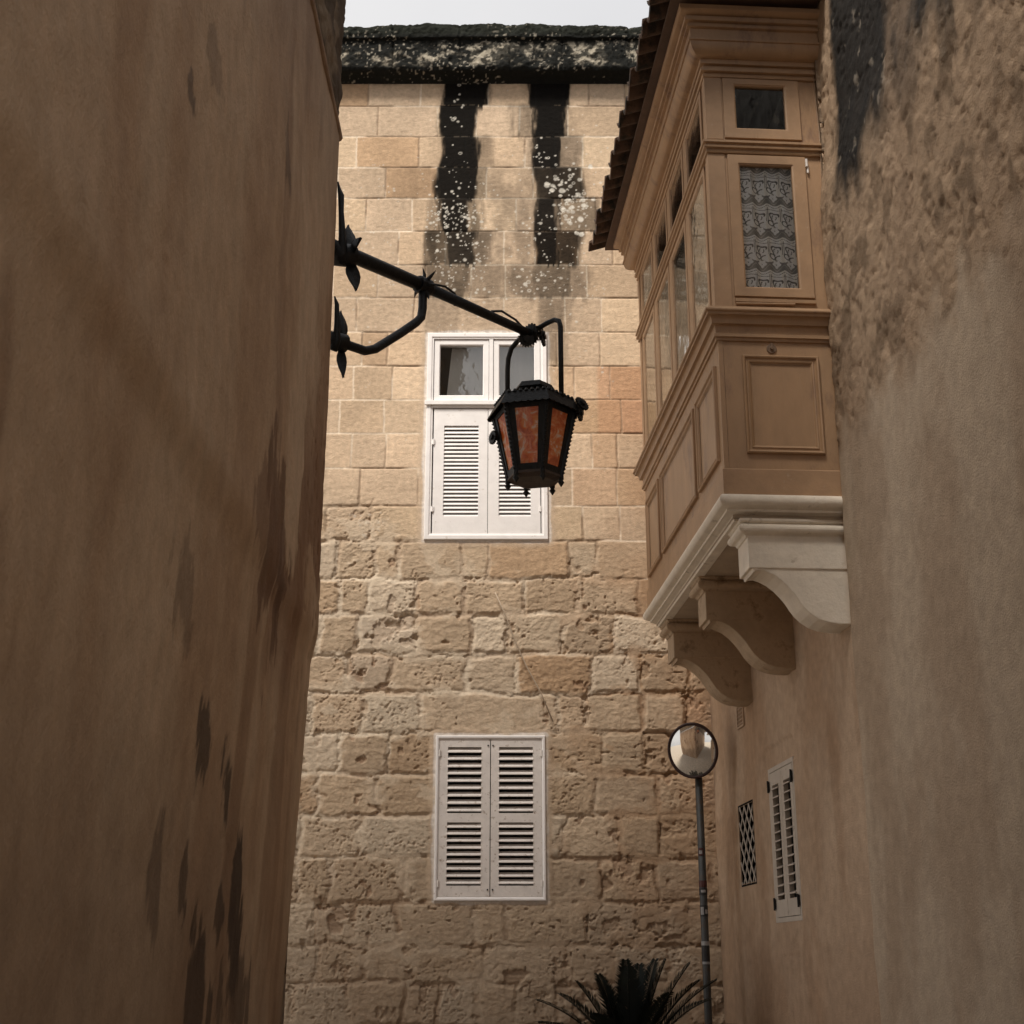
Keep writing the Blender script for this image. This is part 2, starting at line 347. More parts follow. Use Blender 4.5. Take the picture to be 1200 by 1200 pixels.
C = mixc(C, [.34, .22, .135], joint * Rg * .85 * (1 - filled * .75)); C = mixc(C, [.40, .29, .19], ss(.55, .75, _hash(sid, sid * 0 + 3, 9)) * Rg * .55); C = mixc(C, [.66, .57, .45], ss(.78, .92, _hash(sid, sid * 0 + 3, 10)) * Rg * .5)
C = mixc(C, [.74, .64, .50], joint * Rg * (.35 + .65 * filled) * ss(.9, .1, X) * ss(1.6, 2.6, Z) * .9)
rb = ss(far(698, 470)[0], far(703, 470)[0], X) * (Z < z_of(429)) * (Z > z_of(508)); C = mixc(C, [.50, .27, .155], rb * (.45 + .4 * r1)); rb2 = (r1 > .62) * ss(.35, .5, X) * (Z < z_of(389)) * (Z > z_of(593)); C = mixc(C, [.48, .30, .19], rb2 * .4)
C = mixc(C, [.30, .21, .14], joint * (1 - filled) * (1 - Rg) * .75)
C = mixc(C, [.56, .43, .31], pl * .8); C = mixc(C, [.74, .69, .64], np.maximum(near_rect(*W1, .03), near_rect(*W2, .024)) * .8)
C = mixc(C, mixc(np.ones(X.shape + (3,)) * np.array([.63, .52, .39]), [.46, .31, .195], ss(-.2, .9, X + .6 * (n1 - .5))), smear * .8)
C = mixc(C, [.30, .23, .165], ss(3.0, 1.2, Z + .8 * (big - .5) - .25 * X) * .7)  # damp stone tone low on the wall, deepened to paint shade there
# black algae running down from the parapet
streaks = [(90, 123, 520, 573, 1), (90, 123, 621, 668, 1), (123, 160, 517, 559, 1), (123, 160, 625, 666, 1), (123, 160, 606, 626, .5), (160, 196, 518, 562, .97), (160, 196, 552, 575, .45), (160, 196, 626, 655, .95), (160, 196, 652, 680, .55),
           (196, 233, 514, 560, .95), (196, 233, 555, 572, .5), (196, 233, 626, 684, .82), (196, 233, 455, 512, .22), (232, 271, 515, 548, .93), (232, 271, 546, 562, .6), (232, 271, 627, 656, .92), (232, 271, 652, 702, .5), (232, 271, 500, 516, .4),
           (271, 310, 500, 524, .72), (271, 310, 520, 560, .86), (271, 310, 556, 580, .5), (271, 310, 626, 655, .93), (271, 310, 650, 680, .78), (310, 349, 500, 552, .58), (310, 349, 552, 592, .40), (310, 349, 592, 688, .44), (310, 349, 622, 668, .62), (349, 389, 498, 540, .36), (349, 389, 625, 666, .44), (349, 389, 540, 628, .22), (389, 430, 502, 532, .2), (389, 425, 630, 662, .3)]
st = np.zeros_like(X); en = .07 * (fbm(X * 6, Z * 3, 81) - .5) + .10 * (fbm(X * 26, Z * 5, 82, 5) - .5)
for (y0, y1, x0, x1, a) in streaks:
    zt, zb = z_of(y0), z_of(y1); xa, xb = x_of(x0, (y0 + y1) / 2), x_of(x1, (y0 + y1) / 2)
    e = X + en * (1.6 - .6 * a)
    m_ = ss(xa - .05 - .07 * (1 - a), xa + .03 + .05 * (1 - a), e) * ss(xb + .05 + .07 * (1 - a), xb - .03 - .05 * (1 - a), e) * ss(zb - .018 - .10 * (fbm(X * 30, Z * 2, 86) > .5), zb + .05 - .04 * a, Zw) * ss(zt + .018 + .05 * (1 - a), zt - .012, Zw)
    st = np.maximum(st, m_ * a)
st = np.where(st > 0, st + .55 * st * (1 - st) * (fbm(X * 11, Z * 4, 83, 5) - .42) * 2.2, 0)
st = np.maximum(st, ss(8.56, 8.70, Z + .12 * (fbm(X * 7, Z * 2, 84) - .5)) * .95)
for (xp, w_, zt_, zb_) in ((533, .085, 8.7, 6.9), (541, .12, 8.7, 7.3), (641, .09, 8.7, 6.9), (650, .14, 8.7, 7.4), (535, .16, 8.3, 6.3), (646, .18, 8.3, 6.35)):
    xq = far(xp, 250)[0]; st = np.maximum(st, np.exp(-((X + 1.2 * en - xq) / w_) ** 2) * ss(zb_, zb_ + .9, Z) * (.45 + .5 * fbm(X * 13, Z * 2.5, xp)))
st = np.maximum(st, .14 * ss(.50, .70, fbm(X * 2, Z * 1.3, 85)) * ss(6.3, 6.8, Z))
st = np.clip(st, 0, 1)
wide = np.exp(-((X - far(600, 280)[0]) / .75) ** 4) * ss(z_of(400), z_of(330), Z) * ss(z_of(150), z_of(230), Z) * ss(.44, .66, fbm(X * 3.4, Z * 2.2, 87, 5))
st = np.maximum(st, .42 * wide); st = np.clip(st, 0, 1)
C = C * (1 - .992 * ss(0, 1, st ** .85)[..., None]) + np.array([.004, .004, .004]) * st[..., None]
# pale lichen spots
def spots(n, x0, x1, y0, y1, rmin, rmax, a=1, ringp=.15, seed=0):
    rr = random.Random(seed)
    for _ in range(n):
        px, py = rr.uniform(x0, x1), rr.gauss((y0 + y1) / 2, (y1 - y0) / 3.6)
        cx, cz = far(px, py); r_ = rmin + (rmax - rmin) * rr.random() ** 3
        i0, i1 = np.searchsorted(gx, (cx - 2 * r_ - .01, cx + 2 * r_ + .01)); j0, j1 = np.searchsorted(gz, (cz - 2 * r_ - .01, cz + 2 * r_ + .01))
        if i1 <= i0 or j1 <= j0: continue
        xs, zs = X[j0:j1, i0:i1], Z[j0:j1, i0:i1]
        d = np.hypot(xs - cx, (zs - cz) * 1.1) + r_ * .9 * (wf[j0:j1, i0:i1])
        m_ = 1 - ss(r_ * .7, r_ * 1.15, d)
        if r_ > .012 and rr.random() < ringp * 3: m_ = m_ * np.maximum(ss(r_ * .35, r_ * .7, d), 1 - ss(0, r_ * .3, d))
        C[j0:j1, i0:i1] = mixc(C[j0:j1, i0:i1], [.66, .62, .54], m_ * a * (.6 + .4 * rr.random()))
spots(70, 512, 566, 215, 345, .005, .016, seed=1); spots(60, 500, 560, 232, 272, .006, .016, seed=2)
spots(50, 640, 700, 190, 275, .008, .026, .85, seed=3); spots(40, 655, 690, 225, 275, .008, .022, .9, seed=14); spots(22, 640, 672, 196, 232, .010, .026, .8, seed=15)
spots(330, 400, 720, 175, 400, .004, .010, .8, seed=4); spots(120, 505, 575, 190, 400, .004, .013, .9, seed=24); spots(90, 600, 720, 180, 360, .005, .014, .85, seed=25); spots(60, 400, 560, 190, 350, .004, .010, .8, seed=5)
spots(12, 526, 545, 92, 180, .008, .020, .9, .6, seed=6); spots(14, 628, 640, 158, 196, .006, .016, .9, seed=7)
spots(35, 596, 690, 318, 345, .006, .018, .8, seed=8); spots(60, 400, 720, 380, 560, .004, .008, .45, seed=9); spots(24, 410, 450, 596, 634, .008, .02, .4, seed=10)
P = np.stack([X, 10 - H, Z], -1)
xc = (X[:-1, :-1] + X[1:, 1:]) / 2; zc = (Z[:-1, :-1] + Z[1:, 1:]) / 2
keep = np.ones(xc.shape, bool)
for q in (W1, W2): keep &= ~((xc > q[0] + .03) & (xc < q[1] - .03) & (zc > q[2] + .03) & (zc < q[3] - .03))
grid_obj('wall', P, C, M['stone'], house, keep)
del X, Z, C, P, H
# parapet cornice
prof = [(10.0, 8.60), (9.975, 8.615), (9.93, 8.63), (9.875, 8.645), (9.86, 8.67), (9.855, 8.80), (9.85, 8.915), (9.852, 8.925), (9.82, 8.93), (9.815, 9.0), (9.82, 9.05), (9.86, 9.065), (10.3, 9.08)]
pr = np.array(prof); seg = np.concatenate([[0], np.cumsum(np.hypot(*(pr[1:] - pr[:-1]).T))]); T = np.concatenate([np.arange(0, seg[-2], .008), [seg[-2], seg[-1]]])
gxc = np.arange(-3.4, 1.62, .008); Xc, Tc = np.meshgrid(gxc, T)
Yc = np.interp(Tc, seg, pr[:, 0]); Zc = np.interp(Tc, seg, pr[:, 1])
a1 = fbm(Xc * 9, Tc * 9, 101, 5) - .5; a2 = fbm(Xc * 40, Tc * 40, 102, 4) - .5
jc = np.zeros_like(Xc)
for xj in np.arange(-3.3, 1.6, .47): jc = np.maximum(jc, 1 - ss(.003, .012, np.abs(Xc + .01 * a1 - xj - .05 * math.sin(xj * 9))))
nf = ss(8.60, 8.66, Zc)
Yc = Yc - (.035 * a1 + .018 * a2 - .012 * jc) * nf; Zc = Zc + .05 * (fbm(Xc * 1.5, Xc * 0, 103, 4) - .5) * ss(8.9, 9.02, Zc) + .03 * a1 * ss(9.0, 9.05, Zc)
Cc = np.ones(Xc.shape + (3,)) * np.array([.012, .0125, .011])
bl = ss(.46, .62, fbm(Xc * 7, Tc * 9, 104, 6, .65)) * ss(8.66, 8.72, Zc) * ss(8.92, 8.88, Zc)
Cc = mixc(Cc, [.36, .32, .25], bl * (.12 + .85 * ss(.46, .58, fbm(Xc * 26, Tc * 26, 105, 4))))
Cc = mixc(Cc, [.40, .36, .29], ss(.76, .86, vn(Xc * 60, Tc * 60, 106)) * ss(.42, .6, fbm(Xc * 4, Tc * 4, 107)) * .8)
Cc = mixc(Cc, [.020, .023, .016], ss(8.93, 8.99, Zc) * .6)
grid_obj('cornice', np.stack([Xc, Yc, Zc], -1), Cc, M['cornice'], house)
b = MB(); wf_ = lambda a, z, h: (a, 10 - h, z)
b.box(lambda a, z, h: (a, h, z), -3.4, 3.4, -.1, 9.06, 10.5, 16)
b.box(lambda a, z, h: (a, h, z), -3.4, -3.37, -.1, 9.0, 10.02, 10.497); b.box(lambda a, z, h: (a, h, z), 1.60, 3.4, -.1, 9.0, 10.03, 10.497)
b.build('rear_wing', mat('plain limestone', (.5, .38, .26), rough=.9, var=.2, vscale=3, bump=.3), house)

FW = lambda a, z, h: (a, 10 - h, z)
def louvre(name, par, face, a0, a1, b0, b1, zones, nsl, m, th=.028, stile_prof=None, h0=.0, tilt=.013, slat_t=.006, gap=0, backm=None, holes=None):
    """shutter leaf: frame board with openings plus slats"""
    mb = MB(); ca = [a0, a1] + [z[0] for z in zones] + [z[1] for z in zones]; cb = [b0, b1] + [z[2] for z in zones] + [z[3] for z in zones]
    mb.sheet(face, ca, cb, zones, h0, h0 + th)
    for (x0, x1, y0, y1), n in zip(zones, nsl):
        p = (y1 - y0) / n
        for k in range(n):
            c = y0 + (k + .5) * p; hm = h0 + th / 2; s_ = random.uniform(-.0008, .0008)
            # slat slopes: outer edge low, inner edge high
            e = [(c - p * .5 * gap, hm + tilt), (c - p * .5 * gap + slat_t, hm + tilt), (c + p * .42, hm - tilt + slat_t * .3), (c + p * .42 - slat_t, hm - tilt)]
            vs_ = [face(x, y + s_, h) for x in (x0 - .004, x1 + .004) for (y, h) in e]
            mb.add(vs_, [(0, 1, 2, 3), (7, 6, 5, 4), (0, 4, 5, 1), (1, 5, 6, 2), (2, 6, 7, 3), (3, 7, 4, 0)])
    return mb.build(name, m, par, bevel=.0018, weld=False)
def hinge(par, face, a, b_, m, s_=.012, h=.03, ln=.045):
    t = MB(); t.tube([face(a, b_ - ln / 2, h), face(a, b_ + ln / 2, h)], .006, 8); t.box(face, a - s_, a + s_, b_ - ln * .4, b_ + ln * .4, h - .006, h - .001)
    return t.build('hinge', m, par)
def pane(par, face, a0, a1, b0, b1, h, m=None, name='pane'):
    t = MB(); t.box(face, a0, a1, b0, b1, h - .003, h); return t.build(name, m or M['glass'], par)

# window over: transom sash with two panes above two louvred shutters
f = MB()
f.ring(FW, W1[0], W1[1], W1[2], W1[3], [(.0, -.10), (.0, .010), (.004, .018), (.034, .018), (.040, .012), (.050, .012), (.052, -.03), (.052, -.10)])
f.box(FW, W1[0] + .045, W1[1] - .045, 5.680, 5.742, -.06, .016)
f.box(FW, W1[0] - .012, W1[1] + .010, 5.700, 5.735, .0185, .034)
f.box(FW, -.178, -.146, 5.742, 6.26, -.06, .010)
win = f.build('window', M['white'], house, bevel=.0025)
tag(win, 'upper window with glazed transom over closed white louvred shutters')
for (a0, a1) in ((-.606, -.181), (-.143, .218)):
    s_ = MB(); s_.ring(FW, a0, a1, 5.745, 6.258, [(0, -.05), (0, .002), (.040, .002), (.046, -.006), (.046, -.05)])
    s_.build('sash', M['white'], win, bevel=.002); pane(win, FW, a0 + .044, a1 - .044, 5.787, 6.216, -.02)
c_ = MB(); c_.add([(-.47, 10.07, 6.24), (-.20, 10.07, 6.24), (-.20, 10.07, 5.74), (-.515, 10.07, 5.74)], [(0, 1, 2, 3)])
c_.build('curtain', M['curtain'], win)
c_ = MB(); c_.add([(-.14, 10.075, 6.24), (.21, 10.075, 6.24), (.21, 10.075, 5.74), (-.14, 10.075, 5.74)], [(0, 1, 2, 3)])
c_.build('curtain', M['curtain'], win)
b = MB(); b.box(FW, W1[0] + .02, W1[1] - .02, 4.64, 6.29, -.42, -.099); b.build('dark_interior', M['dark'], win)
z1 = (-.520, -.256, 4.800, 5.535)
louvre('shutter', win, FW, -.600, -.186, 4.668, 5.672, [z1], [23], M['white'], h0=-.020, tilt=.011, slat_t=.0105, gap=1.15)
louvre('shutter', win, FW, -.182, .214, 4.668, 5.672, [(-.100, .140, 4.800, 5.535)], [23], M['white'], h0=-.020, tilt=.011, slat_t=.0105, gap=1.15)
for (a, z) in ((-.600, 5.40), (-.600, 4.86), (.214, 5.40), (.214, 4.86)): hinge(win, FW, a, z, M['white'], h=.014)
# window under: two leaves, each with two louvred panels
f = MB(); f.ring(FW, W2[0], W2[1], W2[2], W2[3], [(.0, -.08), (.0, .008), (.004, .016), (.018, .016), (.022, .009), (.026, .009), (.027, -.03), (.027, -.08)])
win2 = f.build('window', M['white'], house, bevel=.0025); tag(win2, 'lower window closed by two white louvred shutters with wide dark gaps')
b = MB(); b.box(FW, W2[0] + .03, W2[1] - .03, W2[2] + .03, W2[3] - .03, -.42, -.078); b.build('dark_interior', M['dark'], win2)
for (a0, a1) in ((-.514, -.156), (-.150, .210)):
    za, zb = a0 + .058, a1 - .062
    louvre('shutter', win2, FW, a0, a1, 2.043, 3.130, [(za, zb, 2.118, 2.548), (za, zb, 2.612, 3.075)], [9, 9], M['white_old'], h0=-.022, tilt=.019, slat_t=.009, gap=.62)
for (a, z) in ((-.514, 3.03), (-.514, 2.13), (.210, 3.03), (.210, 2.13)): hinge(win2, FW, a, z, M['white_old'], h=.011)
for z in (2.09, 3.085):
    for q in (-.17, -.135):
        t = MB(); t.tube([FW(q, z, .005), FW(q, z, .011)], .006, 8); t.build('screw', M['iron'], win2)

# thin cable on the far wall
t = MB(); pts = []
for (px, py) in ((580, 694), (592, 720), (604, 752), (618, 783), (634, 812), (648, 846)):
    x, z = far(px, py, 9.965); pts.append((x, 9.962, z))
t.tube(pts, .0045, 6)
tag(t.build('cable', mat('pale cable', (.42, .33, .24), rough=.6), None, smooth=True), 'thin pale cable slanting down the rough stone wall between the two shuttered windows', 'cable')

# ------------------------------------------------------------------ house on the left of the lane
hl = empty('plaster_house', (-.767, 5.4, 0), 'tall house on the left side of the lane, stained ochre plaster wall seen edge on', 'house')
def left_wall(name, z0, z1, xoff, yc, dzs, fine_from, rough, m):
    ys = np.concatenate([np.arange(-7, fine_from, .12), np.arange(fine_from, yc - .06, .011)])
    ang = np.linspace(0, math.pi / 2, 14); rc = .06
    path = [(xoff, y, 1, 0) for y in ys] + [(xoff - rc + rc * math.cos(a), yc - rc + rc * math.sin(a), math.cos(a), math.sin(a)) for a in ang] + [(x, yc, 0, 1) for x in np.arange(xoff - rc - .05, -6, -.15)]
    path = np.array(path); s_ = np.concatenate([[0], np.cumsum(np.hypot(path[1:, 0] - path[:-1, 0], path[1:, 1] - path[:-1, 1]))])
    zz = np.arange(z0, z1, dzs)
    S, Z = np.meshgrid(s_, zz); PX = np.broadcast_to(path[:, 0], S.shape); PY = np.broadcast_to(path[:, 1], S.shape); NX = np.broadcast_to(path[:, 2], S.shape); NY = np.broadcast_to(path[:, 3], S.shape)
    n1 = fbm(S * 1.1, Z * 1.1, 201, 4) - .5; n2 = fbm(S * 6, Z * 5, 202, 4) - .5; n3 = fbm(S * 25, Z * 22, 203, 4) - .5
    if not rough:
        h = .026 * n1 + .009 * n2 + .0028 * n3
        crl = (1 - ss(.0, .008, np.abs(fbm(S * 1.3, Z * .9, 221, 5) - .5))) * ss(.48, .6, fbm(S * 1.2, Z * 1.2, 222, 3)); h = h - .003 * crl
        lean = ss(2.86, 2.70, Z) * .020 + np.clip((2.8 - Z) / 2.0, 0, 1.2) * .075
        h = h * (.35 + .65 * ss(yc - .02, yc - .6, PY)) - lean
        dmg = ss(.60, .64, fbm(S * 2.6, Z * 1.5, 204, 5)) * ss(yc - 1.9, yc - .9, PY) * ss(3.9, 3.3, Z) * ss(2.2, 2.9, Z)
        h = h - .004 * dmg * (1 + 2 * n3)
        pk = ss(.78, .9, vn(S * 40, Z * 26, 209)) * ss(yc - .8, yc - .2, PY) * ss(4.4, 3.6, Z) * ss(2.3, 2.9, Z)
        h = h - .006 * pk
        C = np.ones(S.shape + (3,)) * np.array([.56, .40, .265])
        C = mixc(C, [.46, .305, .19], ss(.42, .64, fbm(S * 1.6, Z * .42, 205, 4)) * .8)
        C = mixc(C, [.64, .48, .33], ss(.50, .70, fbm(S * 2.3, Z * .5, 206, 5)) * .6)
        C = mixc(C, [.30, .18, .105], ss(.58, .68, fbm(S * 3.4, Z * .55, 207, 5)) * .6)
        C = mixc(C, [.66, .50, .35], ss(.50, .62, fbm(S * 3.0, Z * 1.0, 208, 5)) * ss(yc - 1.5, yc - .5, PY) * ss(4.4, 3.8, Z) * .55)
        C = mixc(C, [.25, .135, .075], dmg * .75); C = mixc(C, [.20, .11, .065], pk * .7)
        # dark damp runs and peeled scars, placed as on the wall
        def scar(px, y0, y1, wpx, colr, a, thr=.42):
            ya, za = lft(px, y0); yb, zb = lft(px, y1); zc_, hz = (za + zb) / 2, abs(za - zb) / 2 + .02
            wy = abs(lft(px + wpx, (y0 + y1) / 2)[0] - lft(px - wpx, (y0 + y1) / 2)[0]) / 2
            yl = ya + (yb - ya) * np.clip((za - Z) / max(za - zb, .01), 0, 1)
            d = np.sqrt(((PY - yl) / wy) ** 2 + ((Z - zc_) / hz) ** 2)
            m_ = ss(1.08, .86, d * .8 + 2.6 * (fbm(S * 11, Z * 2.6, int(px + y0), 6, .62) - thr))
            nonlocal C
            C = mixc(C, colr, m_ * a)
        scar(322, 560, 740, 12, [.17, .092, .052], .8); scar(312, 580, 660, 18, [.22, .12, .07], .6); scar(330, 620, 720, 8, [.15, .08, .05], .7)
        for (px, y0, y1, wp, a) in ((258, 830, 915, 7, .75), (285, 890, 985, 6, .8), (297, 1015, 1130, 8, .92), (300, 1080, 1200, 6, .8), (281, 1045, 1090, 7, .8), (254, 1060, 1135, 9, .9), (262, 1120, 1200, 16, .9), (240, 1000, 1060, 4, .7), (298, 1130, 1210, 14, .7), (212, 980, 1100, 8, .5), (228, 620, 760, 10, .35), (222, 90, 120, 6, .6), (250, 60, 90, 8, .3), (336, 165, 230, 4, .45)):
            scar(px, y0, y1, wp, [.040, .028, .022], a)
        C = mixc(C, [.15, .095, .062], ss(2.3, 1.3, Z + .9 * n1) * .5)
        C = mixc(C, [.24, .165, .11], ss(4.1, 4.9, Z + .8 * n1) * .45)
    else:
        h = .035 * n1 + .05 * n2 + .022 * n3
        C = np.ones(S.shape + (3,)) * np.array([.20, .145, .095]); C = mixc(C, [.09, .065, .045], ss(.42, .62, fbm(S * 7, Z * 5, 210, 5)) * .9)
    Pp = np.stack([PX + NX * h, PY + NY * h, Z], -1)
    return grid_obj(name, Pp, C, m, hl)
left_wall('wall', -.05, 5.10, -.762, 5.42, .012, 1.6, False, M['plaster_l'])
left_wall('upper_wall', 5.06, 11.2, -.792, 5.56, .014, 3.2, True, M['stone'])  # unseen top, with its roof slab, raised to block sun from the balcony
b = MB(); I3 = lambda a, z, h: (a, h, z)
b.box(I3, -6, -.80, 11.15, 11.35, -7, 5.55); b.build('roof_slab', M['tile'], hl)
t = MB(); pp = [(-.775, y, 5.10) for y in np.arange(-7, 5.41, .1)]
t.tube(pp, .022, 8); t.build('plaster_edge', mat('broken plaster edge', (.30, .2, .13), rough=.9, var=.3, bump=.8, bscale=30), hl, smooth=True)

# ------------------------------------------------------------------ house on the right with enclosed balcony
tt = .065; nn = math.hypot(1, tt); Uv = Vector((-tt, 1, 0)) / nn; Vv = Vector((-1, -tt, 0)) / nn; O = Vector((1.65, 6.55, 0))
RW = lambda a, z, h: tuple(O + Uv * a + Vv * h + Vector((0, 0, z)))            # on the house wall: a runs up the lane
hr = empty('plaster_house', (1.65, 6.55, 0), 'sand plaster house on the right with narrow shuttered window and lattice opening', 'house')
us = np.concatenate([np.arange(-.02, 3.40, .012)]); ang = np.linspace(0, math.pi / 2, 10); rc = .07
path = [(u, 0, 0, 1) for u in us] + [(3.40 + rc * math.sin(a), -rc + rc * math.cos(a), math.sin(a), math.cos(a)) for a in ang] + [(3.47, -rc - .2, 1, 0), (3.47, -1.5, 1, 0)]
path = np.array(path); s_ = np.concatenate([[0], np.cumsum(np.hypot(path[1:, 0] - path[:-1, 0], path[1:, 1] - path[:-1, 1]))])
zz = np.concatenate([np.arange(-.05, 7.5, .012)]); S, Z = np.meshgrid(s_, zz)
bc = lambda k: np.broadcast_to(path[:, k], S.shape)
n1 = fbm(S * 1.2, Z * 1.2, 301, 4) - .5; n2 = fbm(S * 6, Z * 6, 302, 4) - .5; n3 = fbm(S * 30, Z * 30, 303, 4) - .5
up = ss(6.2, 6.6, Z)
h = .03 * n1 + .008 * n2 + (.0016 + .012 * up) * n3 + .02 * up * n2
h = h * (.4 + .6 * ss(0, .1, np.abs(Z - 3.5)))
SH = (1.29, 1.86, 1.83, 2.70); GR = (2.29, 2.71, 2.07, 2.58)
def rect_d(q, gx_, gz_): return np.hypot(np.maximum(np.maximum(q[0] - gx_, gx_ - q[1]), 0), np.maximum(np.maximum(q[2] - gz_, gz_ - q[3]), 0))
UU = bc(0)
dsh = rect_d(SH, UU, Z); dgr = rect_d(GR, UU, Z)
h = h * ss(.0, .12, np.minimum(dsh, dgr))
h = h - .012 * ss(.09, .07, np.hypot(np.maximum(np.maximum(1.31 - UU, UU - 1.86), 0), np.maximum(Z - 2.74, 0) * .9)) * ss(2.69, 2.71, Z)     # shallow arch over the shutter
h = h - .008 * (1 - ss(.0, .006, np.abs(Z - 1.64 - .03 * (n2)) )) * ss(1.25, 1.3, UU) * ss(1.85, 1.8, UU)
crk = (1 - ss(.0, .010, np.abs(fbm(S * 1.4, Z * 1.4, 311, 5) - .5))) * ss(.5, .62, fbm(S * 1.1, Z * 1.1, 312, 3))
h = h - .003 * crk
C = np.ones(S.shape + (3,)) * np.array([.45, .330, .232])
C = mixc(C, [.40, .27, .175], ss(.42, .66, fbm(S * 1.8, Z * 1.0, 304, 4)) * .8)
C = mixc(C, [.52, .39, .28], ss(.5, .7, fbm(S * 3, Z * 2.2, 305, 5)) * .6)
C = mixc(C, [.31, .20, .125], ss(.56, .72, fbm(S * 4.2, Z * 1.3, 306, 5)) * .45)
C = mixc(C, [.27, .18, .115], crk * .3)
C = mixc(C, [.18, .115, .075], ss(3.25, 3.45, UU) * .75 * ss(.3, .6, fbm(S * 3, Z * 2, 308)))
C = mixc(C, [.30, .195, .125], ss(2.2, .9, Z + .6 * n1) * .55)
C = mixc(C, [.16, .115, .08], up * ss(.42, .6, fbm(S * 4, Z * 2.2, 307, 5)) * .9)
base_p = np.array(O)[None, None] + np.array(Uv)[None, None] * (bc(0) + bc(2) * h)[..., None] + np.array(Vv)[None, None] * (bc(1) + bc(3) * h)[..., None]
base_p[..., 2] = Z
um = (UU[:-1, :-1] + UU[1:, 1:]) / 2; zm = (Z[:-1, :-1] + Z[1:, 1:]) / 2; keep = np.ones(um.shape, bool)
for q in (SH, GR): keep &= ~((um > q[0] + .012) & (um < q[1] - .012) & (zm > q[2] + .012) & (zm < q[3] - .012))
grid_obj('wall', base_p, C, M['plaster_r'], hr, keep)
b = MB(); b.box(RW, -.02, 3.46, -.05, 7.45, -4.5, -.35); b.build('rear_wing', M['plaster_r'], hr)
# narrow shuttered window
f = MB(); f.ring(RW, SH[0], SH[1], SH[2], SH[3], [(-.004, -.10), (-.004, .002), (.022, .002), (.024, -.008), (.024, -.10)])
wn = f.build('window', M['grey_white'], hr, bevel=.002); tag(wn, 'narrow window closed by two grey white louvred shutters')
b = MB(); b.box(RW, SH[0] + .01, SH[1] - .01, SH[2] + .01, SH[3] - .01, -.30, -.09); b.build('dark_interior', M['dark'], wn)
for (a0, a1) in ((SH[0] + .026, 1.573), (1.577, SH[1] - .026)):
    louvre('shutter', wn, RW, a0, a1, SH[2] + .026, SH[3] - .026, [(a0 + .055, a1 - .055, SH[2] + .12, SH[3] - .10)], [13], M['grey_white'], h0=-.026, tilt=.024, slat_t=.008, gap=.15)
for (a, z) in ((SH[0] + .02, 2.60), (SH[0] + .02, 1.93), (SH[1] - .02, 2.60), (SH[1] - .02, 1.93)): hinge(wn, RW, a, z, M['iron'], h=.012, ln=.07)
# lattice opening
f = MB(); q = GR; f.ring(RW, *q, [(0, .001), (.012, .001), (.014, -.20), ])
gw = f.build('window', M['plaster_r'], hr); tag(gw, 'small unglazed opening behind a diamond lattice of pale laths')
b = MB(); b.box(RW, q[0] + .005, q[1] - .005, q[2] + .005, q[3] - .005, -.30, -.18); b.build('dark_interior', M['dark'], gw)
b = MB(); A0, A1, B0, B1 = q[0] + .012, q[1] - .012, q[2] + .012, q[3] - .012; sl = 1.0; step = .083 * 1.5
for sgn in (1, -1):
    c = -2.0
    while c < 3.0:
        pts = []
        for k in range(0, 201):
            a = A0 + (A1 - A0) * k / 200; z = B0 + c + sgn * (a - A0) * sl
            if B0 <= z <= B1: pts.append((a, z))
        if len(pts) > 5:
            (a_, z_), (a2, z2) = pts[0], pts[-1]; hh = -.003 if sgn > 0 else -.009; wl = .0065
            d = math.hypot(a2 - a_, z2 - z_); nx_, nz_ = -(z2 - z_) / d * wl, (a2 - a_) / d * wl
            vs_ = [RW(a_ + s1 * nx_, z_ + s1 * nz_, hh + t_) for t_ in (0, .005) for s1 in (-1, 1)] + [RW(a2 + s1 * nx_, z2 + s1 * nz_, hh + t_) for t_ in (0, .005) for s1 in (-1, 1)]
            b.add(vs_, [(0, 1, 3, 2), (4, 6, 7, 5), (0, 4, 5, 1), (2, 3, 7, 6), (1, 5, 7, 3), (0, 2, 6, 4)])
        c += step
b.build('lattice', M['grey_white'], gw, weld=False)
# small vent
b = MB(); b.sheet(RW, [2.40, 2.415, 2.575, 2.59], [3.06, 3.072, 3.20, 3.212], [(2.415, 2.575, 3.072, 3.20)], 0.0, .010)
for k in range(5):
    z = 3.078 + k * .0245
    b.add([RW(a, zz_, hh_) for a in (2.413, 2.577) for (zz_, hh_) in ((z, .012), (z + .004, .012), (z + .02, -.004), (z + .016, -.004))], [(0, 1, 2, 3), (7, 6, 5, 4), (0, 4, 5, 1), (1, 5, 6, 2), (2, 6, 7, 3), (3, 7, 4, 0)])
b.build('vent', mat('vent', (.46, .34, .24), rough=.7, var=.2), hr, weld=False)

# neighbouring house nearer on the right
hn = empty('rough_plaster_house', tuple(O + Uv * -.1), 'nearest house at right edge, pitted wall with black stain high beside the balcony', 'house')
us = np.concatenate([np.arange(-9, -3.0, .12), np.arange(-3.0, -.035, .013)]); ang = np.linspace(0, math.pi / 2, 6); rc = .03; hp = .028
path = [(u, hp, 0, 1) for u in us] + [(-.035 + rc * math.sin(a), hp - rc + rc * math.cos(a), math.sin(a), math.cos(a)) for a in ang] + [(-.005, hp - .09, 1, 0)]
path = np.array(path); s_ = np.concatenate([[0], np.cumsum(np.hypot(path[1:, 0] - path[:-1, 0], path[1:, 1] - path[:-1, 1]))])
zz = np.arange(-.05, 7.4, .013); S, Z = np.meshgrid(s_, zz)
n1 = fbm(S * 1.2, Z * 1.2, 401, 4) - .5; n2 = fbm(S * 7, Z * 6, 402, 5) - .5; n3 = fbm(S * 30, Z * 30, 403, 4) - .5
rf = ss(3.9, 4.2, Z + .5 * n2)
fade = ss(5.3, 5.8, Z + .3 * n2)
